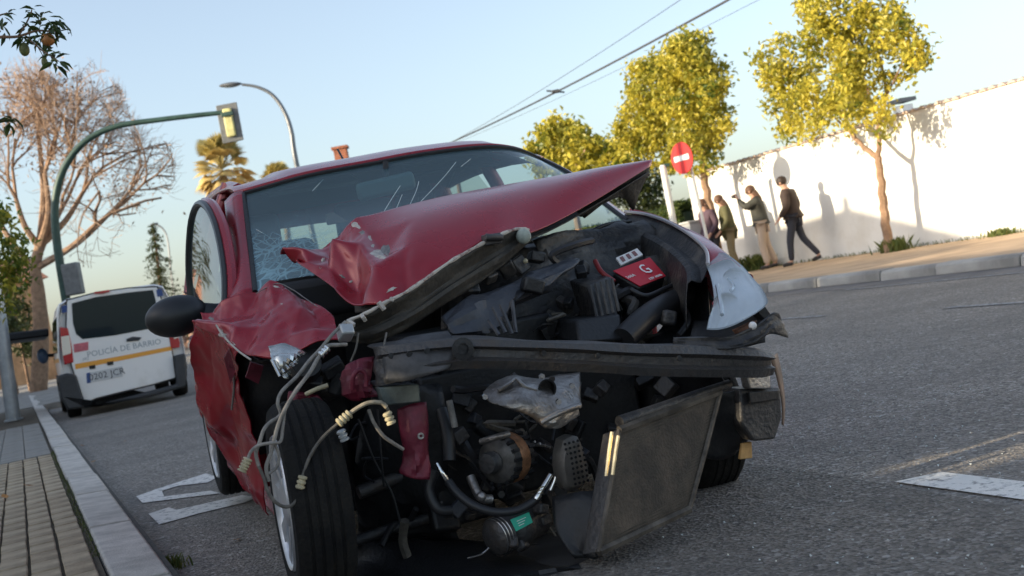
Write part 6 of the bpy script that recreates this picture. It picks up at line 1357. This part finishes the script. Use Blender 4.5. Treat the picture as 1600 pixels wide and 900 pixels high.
# ------------------------------------------------------------------ police van
VAN = ST(.20, 14.72, 0)
van = thing('police_van', 'white police van with orange stripe parked at the left kerb, rear to the camera', 'van', VAN, STREET_ROT)
VI = (Matrix.Translation(VAN) @ Matrix.Rotation(STREET_ROT, 4, 'Z')).inverted()
def vpx(x, y, d=0.0):                                               # van-local point on its rear plane (d further back towards the camera)
    o = VI @ EYE; dr = (VI.to_3x3() @ ray(x, y)); t = (-d - o.y) / dr.y; return o + dr * t
W0, W1 = 0.02, 1.82; XC = (W0 + W1) / 2; HWv = (W1 - W0) / 2; ZT = vpx(176, 453).z
def vsec(y, top=1.0, sw=1.0):
    pts = []
    for x, z in ((-.93, .30), (-1.0, .42), (-1.0, .95), (-.965, 1.18), (-.90, 1.55), (-.84, ZT / top - .06 if False else ZT - .07), (-.70, ZT - .015), (0, ZT + .01)): pts.append((x, z))
    pts += [(-x, z) for x, z in pts[-2::-1]]
    return [Vector((XC + x * HWv * sw, y, .30 + (z - .30) * top)) for x, z in pts]
mb = MB(); mb.grid([vsec(.06, .97, .96), vsec(0.0, .985, .985), vsec(.05, 1, 1), vsec(1.5), vsec(2.7, 1, .99), vsec(3.0, .97, .97), vsec(3.55, .55, .96), vsec(4.3, .48, .88)])
mb.add(vsec(.0601, .97, .96), [tuple(range(15))]); mb.add(vsec(4.3, .48, .88), [tuple(range(15))])
vb = obj('body', mb, M['van_white'], van, smooth=35)
def vpoly(name, pts, m, parent=van, d=.0, th=.012, bevel=.004, **kw):
    P = [vpx(x, y, d) for x, y in pts]; mb = MB(); mb.prism(P, (0, -th, 0)); return obj(name, mb, m, parent, bevel=bevel, **kw)
tg = vpoly('tailgate', [(105, 470), (150, 458), (200, 451), (245, 449), (252, 470), (262, 515), (270, 560), (274, 590), (240, 600), (190, 612), (150, 622), (133, 630), (122, 602), (112, 570), (104, 510)], M['van_white'], d=.0, th=.02, bevel=.012)
vpoly('panel_gap', [(103, 468), (150, 456), (200, 449), (247, 447), (254, 470), (264, 515), (272, 560), (276, 591), (240, 602), (190, 614), (150, 624), (131, 632), (120, 602), (110, 570), (102, 510)], M['black'], tg, d=.0012, th=.002, bevel=0)
vpoly('rear_window', [(112, 474), (150, 464), (200, 457), (239, 453), (243, 468), (248, 495), (246, 508), (232, 514), (180, 524), (129, 530), (119, 522), (114, 505)], M['van_glass'], tg, d=.021, th=.006)
vpoly('window_backing', [(116, 476), (237, 457), (243, 500), (180, 520), (127, 525)], M['interior'], tg, d=.0205, th=.0006, bevel=0)
vpoly('orange_stripe', [(117, 569), (190, 556), (268, 541), (269, 547), (190, 563), (118, 577)], M['van_stripe'], tg, d=.021, th=.003, bevel=0)
vpoly('red_reflector', [(115, 538), (138, 534), (138, 547), (116, 551)], mat('faded_red', (.55, .14, .17), .5, var=.2, vscale=20), tg, d=.021, th=.004, bevel=0)
vpoly('handle', [(197, 530), (207, 526), (221, 527), (217, 532), (198, 534)], M['van_grey'], tg, d=.021, th=.02)
for x, y in ((144, 574), (172, 568)): vpoly('plate_lamp', [(x - 5, y - 2), (x + 5, y - 4), (x + 5, y + 2), (x - 4, y + 3)], M['black'], tg, d=.021, th=.012, bevel=.002)
pl = vpoly('number_plate', [(135, 583), (191, 572), (192, 588), (136, 599)], M['plate'], tg, d=.021, th=.008, bevel=.002)
vpoly('plate_band', [(135, 583), (141, 582), (142, 598), (136, 599)], M['blue'], pl, d=.0292, th=.0012, bevel=0)
def vtext(name, body, x0, y0, x1, y1, size, m, parent, d):
    a, b = vpx(x0, y0, d), vpx(x1, y1, d); ux_ = (b - a).normalized(); uz = Vector((0, -1, 0)); uy_ = uz.cross(ux_); T = Matrix((ux_, uy_, uz)).transposed().to_4x4(); T.translation = (a + b) / 2
    return text_mesh(name, body, size, m, parent, T)
vtext('lettering', '0202 JCR', 143, 590, 191, 580, .135, M['ink'], pl, .0298)
vtext('lettering', 'POLICÍA DE BARRIO', 150, 552, 238, 536, .12, M['text_grey'], tg, .0212)
vtext('lettering', '092', 122, 563, 146, 559, .06, M['text_grey'], tg, .0212)
vpoly('tail_lamp', [(93, 511), (106, 513), (112, 540), (115, 566), (101, 570), (96, 545)], M['lamp_red'], d=.0, th=.03, bevel=.01)
vpoly('tail_lamp_clear', [(95, 526), (108, 524), (111, 545), (111, 552), (98, 556)], M['lamp_clear'], d=.031, th=.008, bevel=.004)
vpoly('tail_lamp', [(264, 524), (276, 521), (281, 535), (280, 543), (267, 545)], M['lamp_red'], d=.0, th=.03, bevel=.008)
vpoly('tail_lamp_clear', [(270, 520), (277, 519), (280, 527), (272, 530)], M['lamp_clear'], d=.031, th=.006, bevel=.002)
vpoly('blue_badge', [(96, 478), (105, 477), (105, 488), (97, 489)], M['blue'], d=.005, th=.012, bevel=0); vpoly('blue_badge', [(244, 453), (253, 451), (255, 462), (246, 464)], M['blue'], d=.021, th=.006, bevel=0)
vpoly('brake_lamp', [(145, 459), (148, 456), (170, 453), (172, 456), (160, 459)], M['lamp_red'], d=.02, th=.03)
bm_ = vpoly('bumper', [(90, 587), (104, 583), (118, 585), (133, 632), (150, 632), (210, 617), (274, 600), (270, 556), (287, 552), (290, 585), (288, 604), (240, 618), (170, 632), (105, 640), (94, 620)], M['van_grey'], d=-.1, th=.22, bevel=.03)
obj('underbody', MB().box((XC, 2.0, .34), (1.5, 3.6, .16)), M['black'], van, smooth=0)
for sgn, x in ((-1, W0), (1, W1)):
    for y in (.75, 3.35):
        mb = MB(); MW = Matrix.Translation((x - sgn * .10, y, .32)) @ Matrix.Rotation(math.pi / 2 * sgn, 4, 'Y'); mb.lathe([(.2, -.1), (.30, -.1), (.318, -.07), (.32, 0), (.318, .07), (.30, .1), (.2, .09)], 28, MW); wv = obj('wheel', mb, M['rubber'], van); mb = MB(); mb.lathe([(0, .07), (.12, .08), (.2, .09)], 20, MW); obj('rim', mb, M['rim'], wv)
def vside(name, pts, m, off, th=.01): mb = MB(); mb.prism([Vector((W0 - off, y, z)) for y, z in pts], (-th, 0, 0)); return obj(name, mb, m, van, bevel=.003)
mb = MB(); mb.grid([[Vector((XC - HWv * (1.005 if z < 1 else 1.0 - (z - .95) * .17), y, z)) + Vector((-.006, 0, 0)) for z in (1.02, 1.25, 1.52)] for y in (.35, 1.2, 1.9, 2.75)]); obj('side_window', mb, M['dark_glass'], van)
mb = MB(); mb.grid([[Vector((XC - HWv * (1.0 - max(0, z - .95) * .17), y, z)) + Vector((-.002, 0, 0)) for z in (1.0, 1.25, 1.54)] for y in (.3, 1.2, 1.9, 2.8)]); obj('window_surround', mb, M['black'], van)
vside('side_stripe', [(.1, .86), (2.9, .86), (2.9, .92), (.1, .92)], M['van_stripe'], .001, .003)
vside('side_trim', [(.3, .55), (2.9, .55), (2.9, .66), (.3, .66)], M['van_grey'], .0, .012)
mr = MB(); mr.sphere((0, 0, 0), 1, 12, 8, (.09, .07, .13)); mro = obj('door_mirror', mr, mat('van_mirror', (.10, .16, .26), .3), van, loc=(W0 - .16, 2.75, 1.02)); obj('mirror_arm', MB().tube([(.02, 0, 0), (.17, 0, -.02)], .03, 6), M['black'], mro)
# small far car on the left
b = ST(-2.3, 47); b.z = .12
fc = thing('parked_car', 'small dark red car far off at the end of the left pavement', 'car', b, STREET_ROT)
def csec(y, zt, w): return [Vector((-w, y, .25)), Vector((-w, y, .75)), Vector((-w * .82, y, zt)), Vector((w * .82, y, zt)), Vector((w, y, .75)), Vector((w, y, .25))]
mb = MB(); mb.grid([csec(0, .8, .75), csec(.1, .95, .82), csec(.5, 1.38, .84), csec(2.0, 1.42, .84), csec(2.9, .95, .84), csec(3.9, .72, .76)]); mb.add(csec(0, .8, .75), [tuple(range(6))])
obj('body', mb, M['red_car'], fc, smooth=30); obj('rear_window', MB().prism([(-.55, .14, 1.0), (.55, .14, 1.0), (.5, .42, 1.33), (-.5, .42, 1.33)], (0, -.03, .03)), M['dark_glass'], fc, smooth=0)
for x in (-.7, .7):
    for y in (.7, 3.1): obj('wheel', MB().lathe([(0, -.09), (.29, -.09), (.3, 0), (.29, .09), (0, .09)], 18, Matrix.Translation((x, y, .29)) @ Matrix.Rotation(math.pi / 2, 4, 'Y')), M['rubber'], fc)
    obj('tail_lamp', MB().box((x * .9, .02, .72), (.18, .08, .12)), M['lamp_red'], fc, smooth=0)

# ------------------------------------------------------------------ people on the right pavement
def skin_mesh(name, V, E, m, parent, sub=1, root=0):
    me = bpy.data.meshes.new(name); bm = bmesh.new(); ly = bm.verts.layers.skin.verify(); vs = []
    for i, (p, r_) in enumerate(V):
        v = bm.verts.new(p); v[ly].radius = (r_, r_) if not isinstance(r_, tuple) else r_; v[ly].use_root = (i == root); vs.append(v)
    for a, b in E: bm.edges.new((vs[a], vs[b]))
    bm.to_mesh(me); bm.free(); t_ = bpy.data.objects.new(name, me); COL.objects.link(t_)
    t_.modifiers.new('skin', 'SKIN').use_smooth_shade = True; sb = t_.modifiers.new('sub', 'SUBSURF'); sb.levels = sub; sb.render_levels = sub
    dg = bpy.context.evaluated_depsgraph_get(); nm = bpy.data.meshes.new_from_object(t_.evaluated_get(dg)); bpy.data.objects.remove(t_)
    nm.materials.clear(); nm.materials.append(m); o = bpy.data.objects.new(name, nm); COL.objects.link(o); o.parent = parent; return o
def person(label, loc, rz, H, J, cl, hair, hair_len=0):
    k = H / 1.75; o = thing('person', label, 'person', loc, rz, None); V_ = {n: Vector(p) * k for n, p in J.items()}
    # body: one continuous skinned figure (x to its left, -y forward, z up)
    nm = ['pel', 'wai', 'che', 'nec', 'hed', 'crn', 'shL', 'elL', 'wrL', 'haL', 'shR', 'elR', 'wrR', 'haR', 'hiL', 'knL', 'anL', 'toL', 'hiR', 'knR', 'anR', 'toR']
    rad_ = dict(pel=.12, wai=.11, che=.135, nec=.05, hed=.082, crn=.068, shL=.06, elL=.042, wrL=.028, haL=.03, shR=.06, elR=.042, wrR=.028, haR=.03, hiL=.085, knL=.055, anL=.038, toL=.03, hiR=.085, knR=.055, anR=.038, toR=.03)
    E = [('pel', 'wai'), ('wai', 'che'), ('che', 'nec'), ('nec', 'hed'), ('hed', 'crn'), ('che', 'shL'), ('shL', 'elL'), ('elL', 'wrL'), ('wrL', 'haL'), ('che', 'shR'), ('shR', 'elR'), ('elR', 'wrR'), ('wrR', 'haR'), ('pel', 'hiL'), ('hiL', 'knL'), ('knL', 'anL'), ('anL', 'toL'), ('pel', 'hiR'), ('hiR', 'knR'), ('knR', 'anR'), ('anR', 'toR')]
    idx = {n: i for i, n in enumerate(nm)}; VL = [(V_[n], rad_[n] * k) for n in nm]; EL = [(idx[a], idx[b]) for a, b in E]
    for sd_ in 'LR':                                                   # five fingers
        wr, ha = V_['wr' + sd_], V_['ha' + sd_]; d = (ha - wr).normalized(); sx = d.cross(Vector((0, 1, .2))).normalized()
        for q in range(5):
            off = sx * (.027 - .018 * q) * k if q < 4 else sx * .04 * k; L_ = (.065, .075, .07, .055, .04)[q] * k; bend = Vector((0, -.015, -.01)) * k
            st0 = ha + off * .6 if q < 4 else wr.lerp(ha, .5)
            i0 = len(VL); VL += [(ha + off + d * L_ * .45 if q < 4 else st0 + off, .0095 * k), (ha + off * 1.1 + d * L_ + bend, .0075 * k)]; EL += [(idx['ha' + sd_], i0), (i0, i0 + 1)]
    body = skin_mesh('body', VL, EL, M['skin'], o)
    f = (V_['crn'] - V_['nec']).normalized(); fwd = V_.get('face', Vector((0, -1, 0))).normalized(); hc = V_['hed'] + f * .01 * k; sdv = f.cross(fwd).normalized()
    nz = MB(); nz.sphere(hc + fwd * .088 * k - f * .005 * k, .014 * k, 8, 6); obj('nose', nz, M['skin'], body)
    for s_ in (-1, 1):
        e = MB(); e.sphere(hc + fwd * .076 * k + sdv * .03 * k * s_ + f * .018 * k, .010 * k, 8, 6); obj('eye', e, M['shoe'], body)
        e = MB(); e.sphere(hc + sdv * .086 * k * s_, .02 * k, 8, 6, (.6, 1, 1.3)); obj('ear', e, M['skin'], body)
    mo = MB(); mo.sphere(hc + fwd * .078 * k - f * .045 * k, .014 * k, 8, 5, (1.4, 1, .5)); obj('mouth', mo, M['paint_dull'], body)
    hm = MB(); hm.sphere((0, 0, 0), 1, 20, 12, (.098 * k, .104 * k, .10 * k))
    hm.v = [tuple(hc + f * .035 * k - fwd * .022 * k + Vector(v) * (1 + .06 * noise.noise(Vector(v) * 40))) for v in hm.v]; obj('hair', hm, hair, body)
    if hair_len:
        VH = [(hc + f * .03 * k - fwd * .03 * k, .09 * k), (hc - fwd * .075 * k - f * .06 * k, .075 * k), (V_['nec'] - fwd * .09 * k - f * hair_len * .5, .06 * k), (V_['nec'] - fwd * .09 * k - f * hair_len, .03 * k)]; skin_mesh('long_hair', VH, [(0, 1), (1, 2), (2, 3)], hair, body)
    def garment(name, nodes, edges, m, grow): 
        ii = {n: i for i, n in enumerate(nodes)}; return skin_mesh(name, [(V_[n], (rad_[n] + grow.get(n, .016)) * k) for n in nodes], [(ii[a], ii[b]) for a, b in edges], m, o)
    jm, jg, tm, tgw, shm, hem = cl
    V_['hem'] = V_['pel'] + Vector((0, 0, -hem)) * k; rad_['hem'] = .125; V_['col'] = V_['che'].lerp(V_['nec'], .72); rad_['col'] = .06
    garment('jacket', ['wai', 'che', 'col', 'pel', 'hem', 'shL', 'elL', 'wrL', 'shR', 'elR', 'wrR'], [('wai', 'che'), ('che', 'col'), ('wai', 'pel'), ('pel', 'hem'), ('che', 'shL'), ('shL', 'elL'), ('elL', 'wrL'), ('che', 'shR'), ('shR', 'elR'), ('elR', 'wrR')], jm, jg)
    garment('trousers', ['pel', 'hiL', 'knL', 'anL', 'hiR', 'knR', 'anR'], [('pel', 'hiL'), ('hiL', 'knL'), ('knL', 'anL'), ('pel', 'hiR'), ('hiR', 'knR'), ('knR', 'anR')], tm, tgw)
    for s_ in 'LR':
        a, t_ = V_['an' + s_], V_['to' + s_]; d = t_ - a; d.z = 0; d = d.normalized()
        skin_mesh('shoe', [(a + Vector((0, 0, -.035)) * k - d * .03 * k, .045 * k), (a.lerp(t_, .5) + Vector((0, 0, -.005)), .042 * k), (t_ + d * .03 * k, .036 * k)], [(0, 1), (1, 2)], shm, o)
    return o, V_
walk = dict(pel=(0, 0, .92), wai=(0, -.01, 1.08), che=(0, -.03, 1.32), nec=(0, -.06, 1.50), hed=(0, -.11, 1.60), crn=(0, -.12, 1.69),
            shL=(.19, -.03, 1.40), elL=(.26, -.02, 1.14), wrL=(.22, -.20, .96), haL=(.19, -.27, .90), shR=(-.19, -.01, 1.40), elR=(-.26, .06, 1.14), wrR=(-.22, -.10, .94), haR=(-.19, -.17, .88),
            hiL=(.10, 0, .88), knL=(.10, -.12, .49), anL=(.10, -.16, .09), toL=(.11, -.32, .035), hiR=(-.10, 0, .88), knR=(-.10, .08, .50), anR=(-.10, .34, .13), toR=(-.11, .21, .04), face=(0, -1, -.25))
BIG = dict(che=.048, wai=.062, shL=.036, shR=.036, pel=.052, hem=.035, elL=.032, elR=.032, col=.024, wrL=.020, wrR=.020)
def at(px, py, s): p = on_s(px, py, s); p.z = .12; return p
person('man in dark brown jacket and navy trousers walking past the white wall', at(1253, 411, 13.15), math.radians(-118), 1.68, walk, (M['jacket_dark'], BIG, M['trousers_navy'], {'knL': .022, 'knR': .022, 'anL': .02, 'anR': .02, 'hiL': .014, 'hiR': .014}, M['shoe'], .08), M['hair_dark'])
film = dict(walk, elL=(.24, -.24, 1.30), wrL=(.08, -.36, 1.50), haL=(.05, -.40, 1.57), elR=(-.24, -.22, 1.28), wrR=(-.08, -.36, 1.47), haR=(-.05, -.40, 1.54), knL=(.09, -.05, .49), anL=(.10, .0, .09), toL=(.11, -.15, .035), knR=(-.10, .02, .49), anR=(-.13, .14, .10), toR=(-.15, 0, .04), face=(0, -1, -.1))
o, V_ = person('woman in dark green jacket and beige trousers holding a camera up to her face', at(1203, 421, 13.15), math.radians(-108), 1.66, film, (M['green_jacket'], BIG, M['beige'], {'knL': .03, 'knR': .03, 'anL': .035, 'anR': .035}, M['shoe'], .03), M['hair_brown'], .16)
c = (V_['haL'] + V_['haR']) / 2
cmr = thing('camera', 'small black camera held up by the woman in beige trousers', 'camera', o.matrix_basis @ c, math.radians(-108)); obj('body', MB().box((0, -.01, .02), (.13, .05, .085)), M['black'], cmr, bevel=.01); obj('lens_barrel', MB().lathe([(0, .07), (.032, .07), (.034, 0)], 14, Matrix.Translation((0, -.02, .02)) @ Matrix.Rotation(math.pi / 2, 4, 'X')), M['grime'], cmr)
stand = dict(walk, knL=(.10, -.04, .49), anL=(.11, .0, .09), toL=(.13, -.15, .035), knR=(-.10, -.02, .49), anR=(-.12, .08, .10), toR=(-.14, -.07, .04), face=(.2, -1, -.1))
person('person in olive coat and khaki trousers walking behind the wing of the red car', at(1152, 428, 13.0), math.radians(-95), 1.62, dict(stand, face=(-.4, -.9, -.1)), (M['olive'], dict(BIG, hem=.05, pel=.06), M['khaki'], {'knL': .03, 'knR': .03, 'anL': .03, 'anR': .03}, M['shoe'], .22), M['hair_brown'], .14)
person('person in dark purple top partly hidden by the no entry sign pole', at(1124, 432, 12.7), math.radians(-60), 1.60, stand, (M['purple'], BIG, M['trousers_navy'], {}, M['shoe'], .1), M['hair_brown'], .12)
